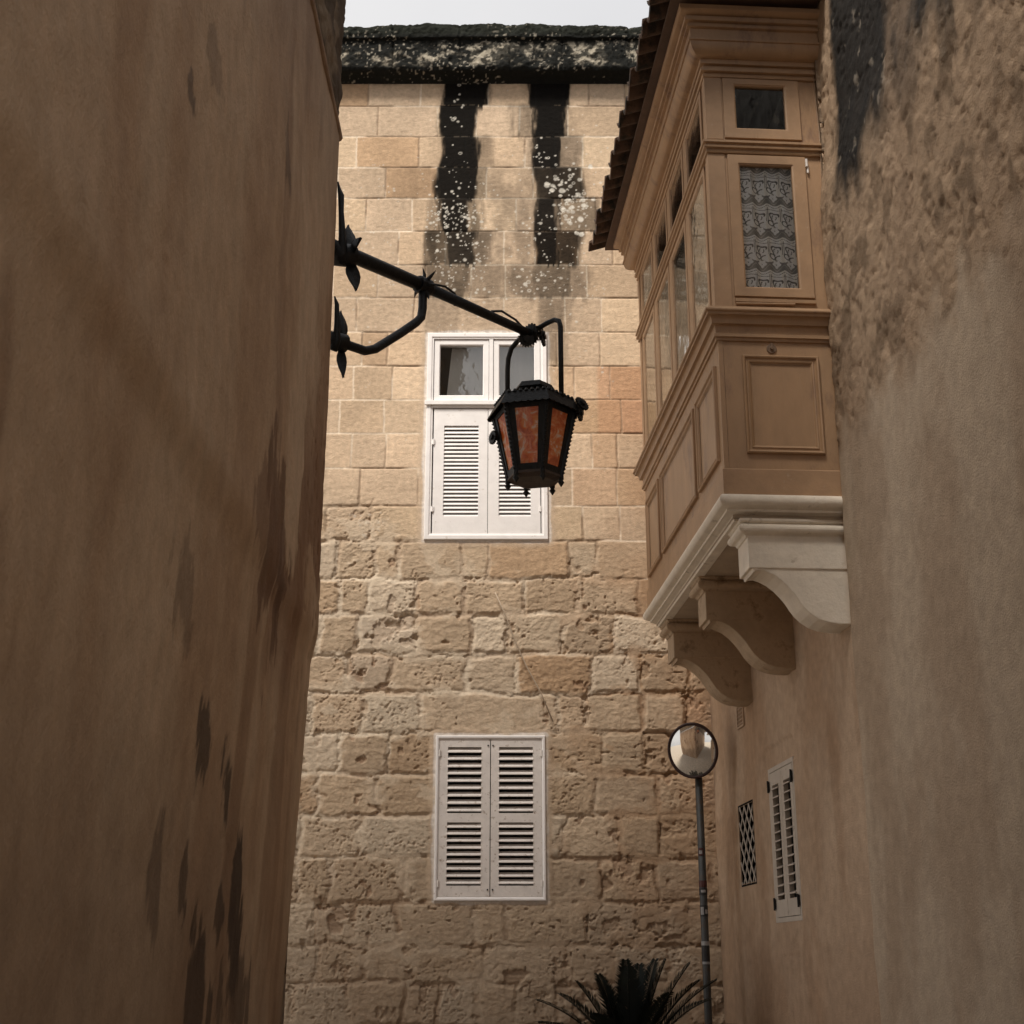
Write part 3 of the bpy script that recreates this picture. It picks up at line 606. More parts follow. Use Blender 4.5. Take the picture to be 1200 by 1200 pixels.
h = .03 * n1 * (1 - rf) + (.006 + .012 * rf) * n2 + (.001 + .010 * rf) * n3 - .006 * rf * ss(.58, .7, fbm(S * 20, Z * 20, 404)) - .045 * fade
C = np.ones(S.shape + (3,)) * np.array([.44, .35, .26]); C = mixc(C, [.34, .235, .15], rf * .8)
C = mixc(C, [.20, .14, .09], ss(.5, .66, fbm(S * 9, Z * 6, 405, 5)) * rf * .9)
blk = ss(5.05, 5.45, Z + .5 * (fbm(S * 6, Z * 2, 406, 5) - .5)) * ss(s_[-1] - .30, s_[-1] - .42, S + .12 * (fbm(S * 8, Z * 3, 407, 5) - .5))
C = mixc(C, [.010, .010, .010], blk * .97); C = mixc(C, [.35, .3, .24], blk * ss(.72, .8, fbm(S * 14, Z * 10, 408, 4)) * .5)
C = mixc(C, [.30, .21, .14], ss(.5, .7, fbm(S * 2.2, Z * 1.0, 409, 5)) * .5)
bc = lambda k: np.broadcast_to(path[:, k], S.shape)
Pn = np.array(O)[None, None] + np.array(Uv)[None, None] * (bc(0) + bc(2) * h)[..., None] + np.array(Vv)[None, None] * (bc(1) + bc(3) * h)[..., None]
Pn[..., 2] = Z
grid_obj('wall', Pn, C, M['plaster_r'], hn)
b = MB(); b.box(RW, -9, -.06, -.05, 7.38, -4.5, -.15); b.build('rear_wing', M['plaster_r'], hn)

# ---- enclosed balcony
bal = empty('enclosed_balcony', tuple(O + Vector((0, 0, 3.1))), 'brown painted wooden enclosed balcony with lace curtained windows on three pale carved corbels', 'balcony')
BD, BL = .600, 2.38
NF = lambda a, z, h: tuple(O + Vv * a - Uv * h + Vector((0, 0, z)))             # near end face, a = distance from the wall
OF = lambda a, z, h: tuple(O + Vv * (BD + h) + Uv * a + Vector((0, 0, z)))       # long street face
FF = lambda a, z, h: tuple(O + Vv * a + Uv * (BL + h) + Vector((0, 0, z)))       # far end face
def mould(prof, name, m, par, bevel=.0015, sm=False):
    """profile (out, z) carried round near end, street face, far end with mitres"""
    mb = MB(); vs_ = []
    for (o, z) in prof:
        for (u, v) in ((-o, -.02), (-o, BD + o), (BL + o, BD + o), (BL + o, -.02)):
            vs_.append(tuple(O + Uv * u + Vv * v + Vector((0, 0, z))))
    k = len(prof); fs = [(4 * i + j, 4 * i + j + 1, 4 * i + 5 + j, 4 * i + 4 + j) for i in range(k - 1) for j in range(3)]
    mb.add(vs_, fs); o_ = mb.build(name, m, par)
    if sm: smooth_angle(o_, 40)
    return o_
def arc(cx, cz, r, a0, a1, n=8): return [(cx + r * math.cos(R(a0 + (a1 - a0) * i / n)), cz + r * math.sin(R(a0 + (a1 - a0) * i / n))) for i in range(n + 1)]
# carcass boards
near_g = (.150, .445, 4.93, 5.665); near_t = (.163, .447, 5.878, 6.157)
ow = [(.125 + .557 * i, .125 + .557 * i + .43) for i in range(4)]
mb = MB(); hs_ = [near_g, near_t]
mb.sheet(NF, [-.02, BD - .026] + [q for w_ in hs_ for q in w_[:2]], [3.80, 6.24] + [q for w_ in hs_ for q in w_[2:]], hs_, -.03, 0)
ho = [(a + .012, b_ - .010, 4.885, 5.675) for a, b_ in ow] + [(a + .018, b_ - .015, 5.868, 6.160) for a, b_ in ow]
mb.sheet(OF, [-.003, BL + .003] + [q for w_ in ho for q in w_[:2]], [3.80, 6.24] + [q for w_ in ho for q in w_[2:]], ho, -.024, 0)
mb.box(FF, -.02, BD - .026, 3.80, 6.24, -.03, 0)
mb.build('body', M['paint'], bal)
# corner posts and battens between the windows
def batten(face, *q):
    mb = MB(); mb.box(face, *q); mb.build('batten', M['paint_worn'], bal, bevel=.002)
for (b0, b1) in ((4.815, 5.722), (5.812, 6.20)):
    batten(NF, BD - .085, BD + .0055, b0, b1, .001, .006); batten(OF, -.006, .055, b0, b1, .001, .007); batten(OF, BL - .05, BL + .006, b0, b1, .001, .006)
    for (a, b_) in ow[1:]: batten(OF, a - .098, a - .030, b0, b1, .001, .006)
# base board, sill cornice, mid rail, eaves cornice
mould([(0, 3.80), (.010, 3.80), (.010, 3.930), (.004, 3.937), (0, 3.937)], 'base_board', M['paint_worn'], bal)
mould([(0, 4.625), (.010, 4.628), (.012, 4.640), (.022, 4.645), (.022, 4.660), (.012, 4.667), (.014, 4.70)] + arc(.024, 4.700, .010, 180, 90, 3)[1:] + [(.034, 4.712), (.036, 4.728)] + arc(.060, 4.728, .024, 180, 90, 5) + [(.062, 4.762)] + arc(.062, 4.775, .011, -90, 90, 5) + [(.058, 4.790), (.052, 4.800), (0, 4.812)], 'sill_cornice', M['paint'], bal, sm=True)
mould([(0, 5.722), (.014, 5.724), (.018, 5.733), (.010, 5.740), (.012, 5.748), (.026, 5.752), (.028, 5.762), (.016, 5.768), (.018, 5.776), (.032, 5.780), (.032, 5.793), (.012, 5.803), (0, 5.808)], 'mid_rail', M['paint'], bal)
mould([(0, 6.195), (.012, 6.198), (.016, 6.210), (.004, 6.216), (.006, 6.225), (.024, 6.23), (.026, 6.247), (.010, 6.252), (.010, 6.270), (.026, 6.274), (.028, 6.300)] + [(.028 + .062 * math.sin(R(90 * i / 8)), 6.300 + .070 * (1 - math.cos(R(90 * i / 8)))) for i in range(1, 9)] + [(.098, 6.372), (.098, 6.385), (.088, 6.390), (.090, 6.445), (.106, 6.450), (.106, 6.464), (.096, 6.468), (.098, 6.478), (.118, 6.482), (.122, 6.498), (.112, 6.502), (.114, 6.512), (.140, 6.520), (.152, 6.530), (.153, 6.556), (.142, 6.562), (0, 6.57)], 'eaves_cornice', M['paint'], bal, sm=True)
# panels
panel_prof = [(0, 0), (0, .016), (.006, .020), (.012, .018), (.018, .008), (.026, .008), (.030, .013), (.036, .011), (.042, .003), (.046, .0025)]
def panel(face, a0, a1, b0, b1):
    mb = MB(); mb.ring(face, a0, a1, b0, b1, panel_prof); mb.build('panel', M['paint'], bal, bevel=0)
panel(NF, .088, .482, 4.018, 4.548)
for (a0, a1) in ((.075, .575), (.650, 1.745), (1.825, 2.30)): panel(OF, a0, a1, 4.002, 4.520)
# keyhole plate on the near end
mb = MB(); mb.tube([NF(.325, 4.590, 0), NF(.325, 4.590, .006)], .026, 20); mb.tube([NF(.325, 4.590, .006), NF(.325, 4.590, .018)], .009, 10); mb.box(NF, .318, .332, 4.585, 4.618, .006, .013)
mb.build('keyhole_plate', M['brass'], bal, bevel=.0015)
# casements
def casement(face, a0, a1, b0, b1, g0, g1, g2, g3, gm, nm):
    mb = MB(); h1 = .013 if face is NF else .0085
    mb.sheet(face, [a0, a1, g0, g1], [b0, b1, g2, g3], [(g0, g1, g2, g3)], .0012, h1)
    mb.ring(face, g0 - .001, g1 + .001, g2 - .001, g3 + .001, [(0, h1 - .003), (.008, h1 - .006), (.008, -.012)])
    o_ = mb.build(nm, M['paint_worn'], bal, bevel=.002)
    pane(o_, face, g0 + .004, g1 - .004, g2 + .004, g3 - .004, -.008 if face is NF else .001, gm)
    return o_
cs = casement(NF, .082, .502, 4.880, 5.716, *near_g, M['glass_dim'], 'casement')
mb = MB(); mb.box(NF, .078, .500, 4.846, 4.866, .001, .016); mb.tube([NF(.19, 4.838, .016), NF(.50, 4.834, .016)], .007, 8); mb.build('drip_bar', M['paint'], cs, bevel=.002)
mb = MB(); mb.tube([NF(.076, 5.655, .016), NF(.076, 5.700, .016)], .007, 8); mb.tube([NF(.070, 5.62, .010), NF(.070, 5.655, .010)], .006, 8); mb.build('hinge', M['white_old'], cs)
cs = casement(NF, .090, .508, 5.820, 6.192, *near_t, M['glass_dim'], 'transom_light')
for (a, b_) in ow:
    casement(OF, a - .020, b_ + .020, 4.835, 5.712, a + .012, b_ - .010, 4.885, 5.675, M['glass_side'], 'casement')
    casement(OF, a - .020, b_ + .020, 5.822, 6.190, a + .018, b_ - .015, 5.868, 6.160, M['glass_side'], 'transom_light')
# lace curtain in the near window: pattern worked out on a fine grid
ga = np.arange(.13, .47, .0016); gb = np.arange(4.90, 5.69, .0016); A, B = np.meshgrid(ga, gb)
cw, ch = .0745, .196
fold = .007 * np.sin(A * 75 + 1.0 + .8 * np.sin(B * 5)) + .005 * np.sin(A * 37 - B * 2)
Aw = A + .05 * (B - 5.3) * .12; Bw = B - 5.650 + .012 * np.abs(np.sin(np.pi * (Aw / cw))) - .06 * (A - .3)
u_ = (Aw / cw) % 1.0 - .5; v_ = (Bw / ch) % 1.0
xx = u_ * cw; yy = v_ * ch
lace = np.zeros_like(A)
net = .22 + .10 * ((np.sin(A * 1600) * np.sin(B * 1600)) > .2)
body = (yy > .052 + .014 * np.cos(2 * np.pi * u_)) & (yy < .188)
hol = np.zeros_like(A, bool)
rr_ = np.hypot(xx, (yy - .118) * .95); th_ = np.arctan2(yy - .118, xx)
hol |= (np.abs(rr_ - .0235 - .003 * np.sin(3 * th_)) < .0042) & (th_ > -1.4)
hol |= (np.abs(rr_ - .012) < .0026) & (np.sin(th_ * 2 + 1) > -.3)
hol |= (np.abs(np.hypot(xx + .012, yy - .072) - .016) < .0032) & (xx > -.02) & (yy > .062)
hol |= (np.abs(np.hypot(xx - .020, yy - .078) - .014) < .003)
hol |= (np.abs(np.abs(xx) - .0335) < .0014) & (yy > .085) & (yy < .165)
hol |= (np.abs(yy - .158 - .006 * np.cos(2 * np.pi * u_)) < .0022) & ((xx * 220) % 1 > .3)
hol |= (np.abs(yy - .176) < .0024) & ((xx * 130) % 1 > .35)
lace[body] = 1; lace[hol & body] = .12
fl = np.hypot(xx, yy - .040); fth = np.arctan2(yy - .040, xx); flower = fl < .0215 * (1 + .16 * np.cos(5 * fth + 1.57))
lace[flower] = 1; lace[flower & (np.abs(fl - .0215 * (1 + .16 * np.cos(5 * fth + 1.57))) < .0012)] = .45
lace[(np.hypot(xx - .002, (yy - .038) * 1.4) < .0055) & (np.sin(fth * 3) > -.2)] = .06
lace[(np.abs(yy - .012 - .010 * np.cos(2 * np.pi * u_ + 3.14)) < .0016)] = .5
val = np.where(lace > 0, lace, net)
Cl = (np.array([1.15, 1.10, 1.02])[None, None] * (val * (.92 + .25 * np.cos(A * 95 + .3)))[..., None]); Cl = np.clip(Cl, .02, .88)
Pl = np.array(O)[None, None] + np.array(Vv)[None, None] * A[..., None] + np.array(Uv)[None, None] * (.024 + fold)[..., None]; Pl[..., 2] = B
lc = grid_obj('lace_curtain', Pl, Cl, M['lace'], bal); tag(lc, 'white lace curtain with rows of flowers in the near casement')
# curtains behind the long side
mb = MB(); n = 130; vs_ = []
for k in range(n + 1):
    a = .06 + (BL - .12) * k / n; hh = -.042 + .010 * math.sin(a * 70) + .006 * math.sin(a * 31)
    vs_ += [OF(a, 4.85, hh), OF(a, 5.72, hh)]
mb.add(vs_, [(2 * k, 2 * k + 2, 2 * k + 3, 2 * k + 1) for k in range(n)])
mb.build('long_curtain', M['curtain_pale'], bal, smooth=True)
mb = MB(); mb.box(OF, .05, BL - .05, 4.82, 4.84, -.57, -.03); mb.box(OF, .05, BL - .05, 6.19, 6.22, -.57, -.03); mb.box(OF, .10, BL - .05, 4.85, 6.18, -.59, -.45)
mb.build('interior', M['dark'], bal)
# stone slab moulding and corbels
slab = [(-.03, 3.800), (.000, 3.800)] + arc(.004, 3.767, .033, 90, -80, 9) + [(-.004, 3.728), (-.004, 3.716), (-.018, 3.712)] + [(-.022 - .022 * math.sin(R(9 * i)), 3.708 - .022 * (1 - math.cos(R(9 * i)))) for i in range(0, 11, 2)] + [(-.048, 3.678), (-.10, 3.677)]
o_ = mould(slab, 'slab', M['corbel'], bal, sm=True)
mb = MB(); mb.add([RW(-.01, 3.681, -.01), RW(BL + .01, 3.681, -.01), RW(BL - .03, 3.681, BD - .05), RW(.03, 3.681, BD - .05)], [(0, 1, 2, 3)])
mb.box(RW, .03, BL - .03, 3.69, 3.79, -.01, BD - .04); mb.build('soffit', mat('soffit', (.42, .33, .24), rough=.9, var=.2, vscale=5, bump=.4, bscale=30), bal)
def corbel(u0, th, m):
    # scroll block
    cp = [(-.01, 3.60), (.486, 3.60), (.490, 3.445), (.478, 3.438), (.472, 3.416), (.455, 3.426)]
    cp += [(.43, 3.428), (.40, 3.418), (.365, 3.400), (.33, 3.372), (.30, 3.340), (.275, 3.308), (.255, 3.275), (.235, 3.245), (.205, 3.215), (.165, 3.188), (.12, 3.172), (.06, 3.163), (-.01, 3.163)]
    k = len(cp); mb = MB(); vs_ = [RW(u0 + th * s1, z, v) for s1 in (0, 1) for (v, z) in cp]
    mb.add(vs_, [tuple(range(k)), tuple(range(2 * k - 1, k - 1, -1))] + [(i, (i + 1) % k, k + (i + 1) % k, k + i) for i in range(k)])
    mb.box(RW, u0 - .007, u0 + th + .007, 3.436, 3.600, -.012, .4945)
    # moulded capital on three sides
    pr_ = [(-.03, 3.590), (.002, 3.592), (.006, 3.604), (.014, 3.610)] + arc(.016, 3.634, .024, -80, 80, 7) + [(.016, 3.660), (.030, 3.664), (.034, 3.672), (.034, 3.683)]
    vs_ = []
    for (o, z) in pr_:
        for (u, v) in ((u0 - o, -.02), (u0 - o, .500 + o), (u0 + th + o, .500 + o), (u0 + th + o, -.02)): vs_.append(RW(u, z, v))
    k = len(pr_); mb.add(vs_, [(4 * i + j, 4 * i + j + 1, 4 * i + 5 + j, 4 * i + 4 + j) for i in range(k - 1) for j in range(3)])
    return mb.build('corbel', m, bal, bevel=.005, seg=2, weld=False)
M['corbel_brown'] = mat('unpainted stone', (.44, .33, .225), rough=.9, var=.2, vscale=9, bump=.5, bscale=35, dirt=(.24, .17, .11), dscale=9, dthr=.60)
for i, u0 in enumerate((.040, 1.10, 2.13)): tag(corbel(u0, .20, M['corbel'] if i == 0 else M['corbel_brown']), 'near corbel painted cream' if i == 0 else None)
# tiled lean-to roof over the balcony
mb = MB(); pitch = .148; e0, e1 = -.34, BL + .30; nu_ = int((e1 - e0) / pitch * 12); rows = [(-.02, 6.86), (.25, 6.78), (.255, 6.80), (.55, 6.70), (.555, 6.72), (.905, 6.605)]
vt = []
for (v, z) in rows:
    for k in range(nu_ + 1):
        a = e0 + (e1 - e0) * k / nu_; ph = (a - e0) / pitch * 2 * math.pi
        vt.append((a, z + .028 * math.cos(ph) + .004 * math.sin(a * 7), v + .012 * math.sin(math.floor((a - e0) / pitch) * 2.3)))
nn_ = nu_ + 1; fs = [(i * nn_ + k, i * nn_ + k + 1, (i + 1) * nn_ + k + 1, (i + 1) * nn_ + k) for i in range(len(rows) - 1) for k in range(nu_)]
mb.add([RW(*p) for p in vt], fs); ro = mb.build('roof', M['tile'], bal, weld=False)
so = ro.modifiers.new('thick', 'SOLIDIFY'); so.thickness = .018; so.offset = 0
mb = MB()
mb.add([RW(a, z, v) for a in (e0 + .03, e1 - .04) for (v, z) in ((-.01, 6.60), (.80, 6.572), (.80, 6.590), (-.01, 6.80))], [(0, 1, 2, 3), (7, 6, 5, 4), (0, 4, 5, 1), (1, 5, 6, 2), (2, 6, 7, 3), (3, 7, 4, 0)])
mb.build('eaves_board', mat('eaves board', (.10, .06, .04), rough=.8, var=.3), bal)

# ------------------------------------------------------------------ wall bracket and lantern
br = empty('lamp_bracket', (-.745, 5.45, 4.56), 'black wrought iron bracket with leaf ornaments and braced arm on the left house corner', 'bracket')
A_, Mid, End = Vector((-.735, 5.46, 4.565)), Vector((-.41, 5.80, 4.575)), Vector((.095, 6.30, 4.565))
mb = MB(); mb.tube([A_ - Vector((.06, .06, 0)), A_, Mid + (Mid - A_) * .12], [.036, .034, .030], 14); mb.tube([Mid, End + (End - Mid).normalized() * .03], [.026, .021], 12)
mb.build('arm', M['iron'], br, smooth=True)
mb = MB(); pts = [(-.757, 5.45, 4.15), (-.70, 5.50, 4.135), (-.64, 5.565, 4.14), (-.60, 5.60, 4.165), (-.50, 5.705, 4.29), (-.435, 5.77, 4.375), (-.415, 5.79, 4.41), (-.41, 5.80, 4.46), (-.41, 5.80, 4.57)]
mb.tube(pts, .0205, 12); mb.build('brace', M['iron'], br, smooth=True)
def leaf(base, d, side, ln, wd, par, name='leaf'):
    d = Vector(d).normalized(); side = Vector(side).normalized(); nrm = d.cross(side).normalized(); mb = MB(); pts = []
    prof_ = [(0, .25), (.15, .6), (.35, .95), (.5, 1), (.7, .75), (.88, .35), (1, .02)]; vs_ = []
    for (t_, w_) in prof_:
        c = Vector(base) + d * ln * t_ + nrm * (.22 * ln * t_ * t_)
        for s1 in (-1, 0, 1): vs_.append(c + side * s1 * wd * w_ * .5 - nrm * (.010 if s1 == 0 else 0))
    k = len(prof_); mb.add(vs_, [(3 * i + j, 3 * i + j + 1, 3 * i + 4 + j, 3 * i + 3 + j) for i in range(k - 1) for j in (0, 1)])
    o_ = mb.build(name, M['iron'], par, smooth=True); s2 = o_.modifiers.new('t', 'SOLIDIFY'); s2.thickness = .006; return o_
ad = (Mid - A_).normalized(); sd_ = Vector((-ad.y, ad.x, 0))
leaf(A_ + ad * .035 + Vector((0, 0, -.01)), (.02, .02, 1), (.7, .55, 0), .175, .075, br); leaf(A_ + ad * .045 + Vector((0, 0, -.02)), (.04, .03, -1), (.7, .55, 0), .165, .075, br)
leaf(A_ + ad * .02, sd_ * 1 + Vector((0, 0, .25)), (0, 0, 1), .12, .06, br); leaf(A_ + ad * .02, sd_ * -1 + Vector((0, 0, .2)), (0, 0, 1), .12, .06, br)
Bp = Vector((-.725, 5.475, 4.135))
leaf(Bp + Vector((0, 0, .01)), (-.01, -.01, 1), (.7, .5, 0), .155, .050, br); leaf(Bp + Vector((-.005, 0, -.01)), (-.02, -.02, -1), (.7, .5, 0), .165, .050, br)
leaf(Bp, sd_ + Vector((0, 0, .2)), (0, 0, 1), .09, .045, br)
mb = MB()
mb.tube([(-.762, 5.37, 4.86), (-.757, 5.38, 4.83), (-.748, 5.385, 4.80), (-.745, 5.39, 4.72), (-.738, 5.40, 4.62), (-.735, 5.42, 4.54), (-.75, 5.44, 4.50)], [.003, .008, .014, .012, .016, .022, .022], 8)
mb.tube([(-.758, 5.39, 4.315), (-.748, 5.40, 4.28), (-.746, 5.41, 4.20), (-.745, 5.42, 4.12), (-.76, 5.43, 4.08)], [.003, .010, .012, .018, .018], 8)
mb.tube([(-.78, 5.43, 4.54), (-.70, 5.49, 4.56)], .052, 10); mb.tube([(-.78, 5.43, 4.13), (-.715, 5.48, 4.135)], .040, 10)
mb.build('wall_fixing', M['iron'], br, smooth=True)
mb = MB()
for k in range(7):                                    # star of thorns round the arm
    a = 2 * math.pi * k / 7; d = Vector((0, 0, 1)) * math.cos(a) + sd_ * math.sin(a)
    mb.tube([Mid + d * .02, Mid + d * .06 + ad * .008, Mid + d * .092 + ad * random.uniform(-.025, .03)], [.012, .008, .001], 6)
mb.tube([Mid - ad * .03, Mid + ad * .035], .040, 12); mb.build('thorn_collar', M['iron'], br)
mb = MB(); mb.tube([Mid + ad * .06 + Vector((0, 0, .03)), Mid + ad * .14 + Vector((0, 0, .045)), Mid + ad * .20 + Vector((0, 0, .03)), Mid + ad * .24 + Vector((0, 0, -.02)), Mid + ad * .20 + Vector((0, 0, -.03))], .006, 6); mb.build('wire', M['iron'], br, smooth=True)
mb = MB(); mb.tube([Mid + ad * .45 + Vector((0, 0, .02)), Mid + ad * .52 + Vector((0, 0, .045)), Mid + ad * .62 + Vector((0, 0, .03)), Mid + ad * .68 + Vector((0, 0, .0))], .006, 6)
mb.build('wire', M['iron'], br, smooth=True)
def rosette(c, nrm, r, par, n=18, name='rosette'):
    nrm = Vector(nrm).normalized(); x = nrm.orthogonal().normalized(); y = nrm.cross(x); c = Vector(c); vs_ = []; fs = []
    for h_, sc_ in ((-.006, 1), (.006, 1)):
        for k in range(2 * n):
            rr = r * sc_ * (1.0 if k % 2 == 0 else .78); a = math.pi * k / n; vs_.append(c + (x * math.cos(a) + y * math.sin(a)) * rr + nrm * h_)
    m_ = 2 * n; fs = [tuple(range(m_))[::-1], tuple(range(m_, 2 * m_))] + [(k, (k + 1) % m_, m_ + (k + 1) % m_, m_ + k) for k in range(m_)]
    mb = MB(); mb.add(vs_, fs); mb.tube([c - nrm * .016, c + nrm * .016], r * .4, 10); return mb.build(name, M['iron'], par)
rosette(End + Vector((0, 0, .0)), ad + Vector((0, 0, .2)), .056, br); rosette(End + ad * .05 + Vector((.02, -.02, .0)), ad * .5 + Vector((.6, -.6, .1)), .056, br); rosette(End - ad * .02 + Vector((-.01, 0, -.03)), ad + Vector((-.9, .2, .3)), .045, br)

LC = Vector((.107, 6.30, 0))
ln = empty('street_lantern', (LC.x, LC.y, 4.55), 'black hexagonal iron street lantern with amber glass panes hanging from the bracket arm', 'lantern')
def hexp(r, z, k, off=17): a = R(off + 60 * k); return LC + Vector((r * math.sin(a), -r * math.cos(a), z))
# hanger hoop
hd = Vector((.77, -.64, 0)); hw = .168
mb = MB(); hp_ = [(-hw, 4.17), (-hw, 4.42), (-hw * .97, 4.48), (-hw * .85, 4.53), (-hw * .6, 4.56), (-hw * .3, 4.575), (0, 4.583), (hw * .5, 4.600), (hw * .78, 4.603), (hw * .95, 4.588), (hw, 4.555), (hw, 4.17)]
mb.tube([LC + hd * q + Vector((0, 0, z)) for q, z in hp_], .0125, 10); mb.build('hanger', M['iron'], ln, smooth=True)
# body frame: six ribs, bottom and top rails
rt, rb, zt, zb = .198, .128, 4.135, 3.815
mb = MB()
for k in range(6):
    p, q = hexp(rt, zt, k), hexp(rb, zb, k); mb.tube([p, q], .0125, 6)
    p2, q2 = hexp(rt, zt, k + 1), hexp(rb, zb, k + 1)
    nf_ = ((p + p2) / 2 - (LC + Vector((0, 0, zt)))).normalized()
    for (t0, t1, s0, s1) in ((0, 1, 0, .13), (0, 1, .87, 1)):      # wide flat frame of each side
        pass
    def fp(s, t): return (p * (1 - s) + p2 * s) * (1 - t) + (q * (1 - s) + q2 * s) * t
    for (s0, s1, t0, t1) in ((.0, .20, 0, 1), (.80, 1, 0, 1), (.20, .80, 0, .07), (.20, .80, .90, 1)):
        vs_ = [fp(s, t) + nf_ * h_ for h_ in (-.004, .004) for (s, t) in ((s0, t0), (s1, t0), (s1, t1), (s0, t1))]
        mb.add(vs_, [(0, 1, 2, 3), (7, 6, 5, 4), (0, 4, 5, 1), (1, 5, 6, 2), (2, 6, 7, 3), (3, 7, 4, 0)])
    for j in range(16):                                             # beading down the rib
        c = p * (1 - (j + .5) / 16) + q * ((j + .5) / 16); o2 = (c - LC); o2.z = 0; o2.normalize()
        mb.tube([c + o2 * .008 + Vector((0, 0, .006)), c + o2 * .0145, c + o2 * .008 - Vector((0, 0, .006))], [.004, .006, .004], 5)
mb.build('frame', M['iron'], ln, weld=False)
for k in range(6):
    p, q, p2, q2 = hexp(rt, zt, k), hexp(rb, zb, k), hexp(rt, zt, k + 1), hexp(rb, zb, k + 1)
    nf_ = ((p + p2) / 2 - (LC + Vector((0, 0, zt)))).normalized()
    def fp(s, t): return (p * (1 - s) + p2 * s) * (1 - t) + (q * (1 - s) + q2 * s) * t
    vs_ = [fp(s, t) - nf_ * h_ for h_ in (.002, .005) for (s, t) in ((.19, .06), (.81, .06), (.81, .91), (.19, .91))]
    mb = MB(); mb.add(vs_, [(0, 1, 2, 3), (7, 6, 5, 4), (0, 4, 5, 1), (1, 5, 6, 2), (2, 6, 7, 3), (3, 7, 4, 0)]); mb.build('pane', M['amber'], ln)
# roof with scalloped skirt
mb = MB(); L1 = [hexp(.120, 4.222, k) for k in range(6)]; L2 = [hexp(.196, 4.200, k) for k in range(6)]
mb.add(L1 + L2, [tuple(range(6))] + [(k, (k + 1) % 6, 6 + (k + 1) % 6, 6 + k) for k in range(6)])
for k in range(6):
    n_ = 7
    for j in range(n_):
        for sub in range(4):
            f0, f1 = (j + sub / 4) / n_, (j + (sub + 1) / 4) / n_
            def ed(ff):
                top = hexp(.196, 4.200, k) * (1 - ff) + hexp(.196, 4.200, k + 1) * ff
                bot = hexp(.238, 4.128, k) * (1 - ff) + hexp(.238, 4.128, k + 1) * ff
                dd_ = bot - top; return top, top + dd_ * (.94 + .09 * abs(math.sin(math.pi * ff * n_)))
            (t0, b0), (t1, b1) = ed(f0), ed(f1); mb.add([t0, t1, b1, b0], [(0, 1, 2, 3)])
        c = hexp(.196, 4.200, k) * (1 - (j + .5) / n_) + hexp(.196, 4.200, k + 1) * ((j + .5) / n_)
        mb.tube([c - Vector((0, 0, .004)), c + Vector((0, 0, .008))], [.011, .007], 6)
rf_ = mb.build('roof', M['iron'], ln); s2 = rf_.modifiers.new('t', 'SOLIDIFY'); s2.thickness = .004
mb = MB(); mb.add([hexp(.085, 4.215, k) for k in range(6)] + [hexp(.078, 4.250, k) for k in range(6)] + [hexp(.106, 4.256, k) for k in range(6)] + [hexp(.088, 4.286, k) for k in range(6)] + [LC + Vector((0, 0, 4.312))],
    [(6 * r_ + k, 6 * r_ + (k + 1) % 6, 6 * r_ + 6 + (k + 1) % 6, 6 * r_ + 6 + k) for r_ in range(3) for k in range(6)] + [(18 + k, 18 + (k + 1) % 6, 24) for k in range(6)])
mb.build('cap', M['iron'], ln)
mb = MB(); mb.add([hexp(.135, 3.815, k) for k in range(6)] + [hexp(.138, 3.802, k) for k in range(6)] + [hexp(.100, 3.790, k) for k in range(6)], [tuple(range(6)), tuple(range(17, 11, -1))] + [(6 * r_ + k, 6 * r_ + (k + 1) % 6, 6 * r_ + 6 + (k + 1) % 6, 6 * r_ + 6 + k) for r_ in range(2) for k in range(6)])
mb.build('base_plate', mat('rusty iron', (.05, .032, .022), rough=.7, var=.5, vscale=20, bump=.4), ln)
for k in range(6):
    c = hexp(.130, 3.805, k); mb = MB(); mb.tube([c + Vector((0, 0, .02)), c + Vector((0, 0, -.012)), c + Vector((0, 0, -.016)), c + Vector((0, 0, -.026)), c + Vector((0, 0, -.048))], [.012, .013, .009, .016, .002], 8); mb.build('finial', M['iron'], ln, smooth=True)
rosette(hexp(.236, 4.155, 1) + Vector((0, 0, .018)), Vector((.6, -.7, .4)), .040, ln); rosette(hexp(.225, 4.130, 1), Vector((.9, -.3, 0)), .045, ln); rosette(hexp(.168, 4.030, 4) + Vector((-.035, -.01, .0)), Vector((-.8, -.5, 0)), .035, ln)

# ------------------------------------------------------------------ convex traffic mirror on its pole
mi = empty('traffic_mirror', (1.238, 9.34, 0), 'round convex traffic mirror with dark red rim on a grey stickered pole', 'traffic mirror')
mb = MB(); mb.tube([(1.236, 9.34, 0), (1.236, 9.34, 2.93)], .0245, 16); mb.build('pole', M['steel'], mi, smooth=True)
mc = Vector((1.195, 9.27, 2.945)); mn = Vector((-.42, -1, -.26)).normalized(); mxv = Vector((0, 0, 1)).cross(mn).normalized(); myv = mn.cross(mxv)
def disc(prof, n=40, ry=1.08):
    vs_ = []; 
    for (r_, h_) in prof:
        for k in range(n):
            a = 2 * math.pi * k / n; vs_.append(mc + mxv * r_ * math.cos(a) + myv * r_ * ry * math.sin(a) + mn * h_)
    fs = [(i * n + k, i * n + (k + 1) % n, (i + 1) * n + (k + 1) % n, (i + 1) * n + k) for i in range(len(prof) - 1) for k in range(n)]
    return vs_, fs, n
mb = MB(); v_, f_, n_ = disc([(.1565 * i / 10, .036 * (1 - (i / 10) ** 2) + .004) for i in range(1, 11)]); mb.add(v_ + [mc + mn * .040], f_ + [(k, (k + 1) % n_, len(v_)) for k in range(n_)])
mb.build('mirror_face', M['mirror'], mi, smooth=True)
mb = MB(); v_, f_, n_ = disc([(.152, -.002), (.154, .008), (.160, .014), (.167, .013), (.171, .004), (.171, -.012), (.15, -.03), (.05, -.045), (.001, -.046)]); mb.add(v_, f_); mb.build('rim', M['rim'], mi, smooth=True)
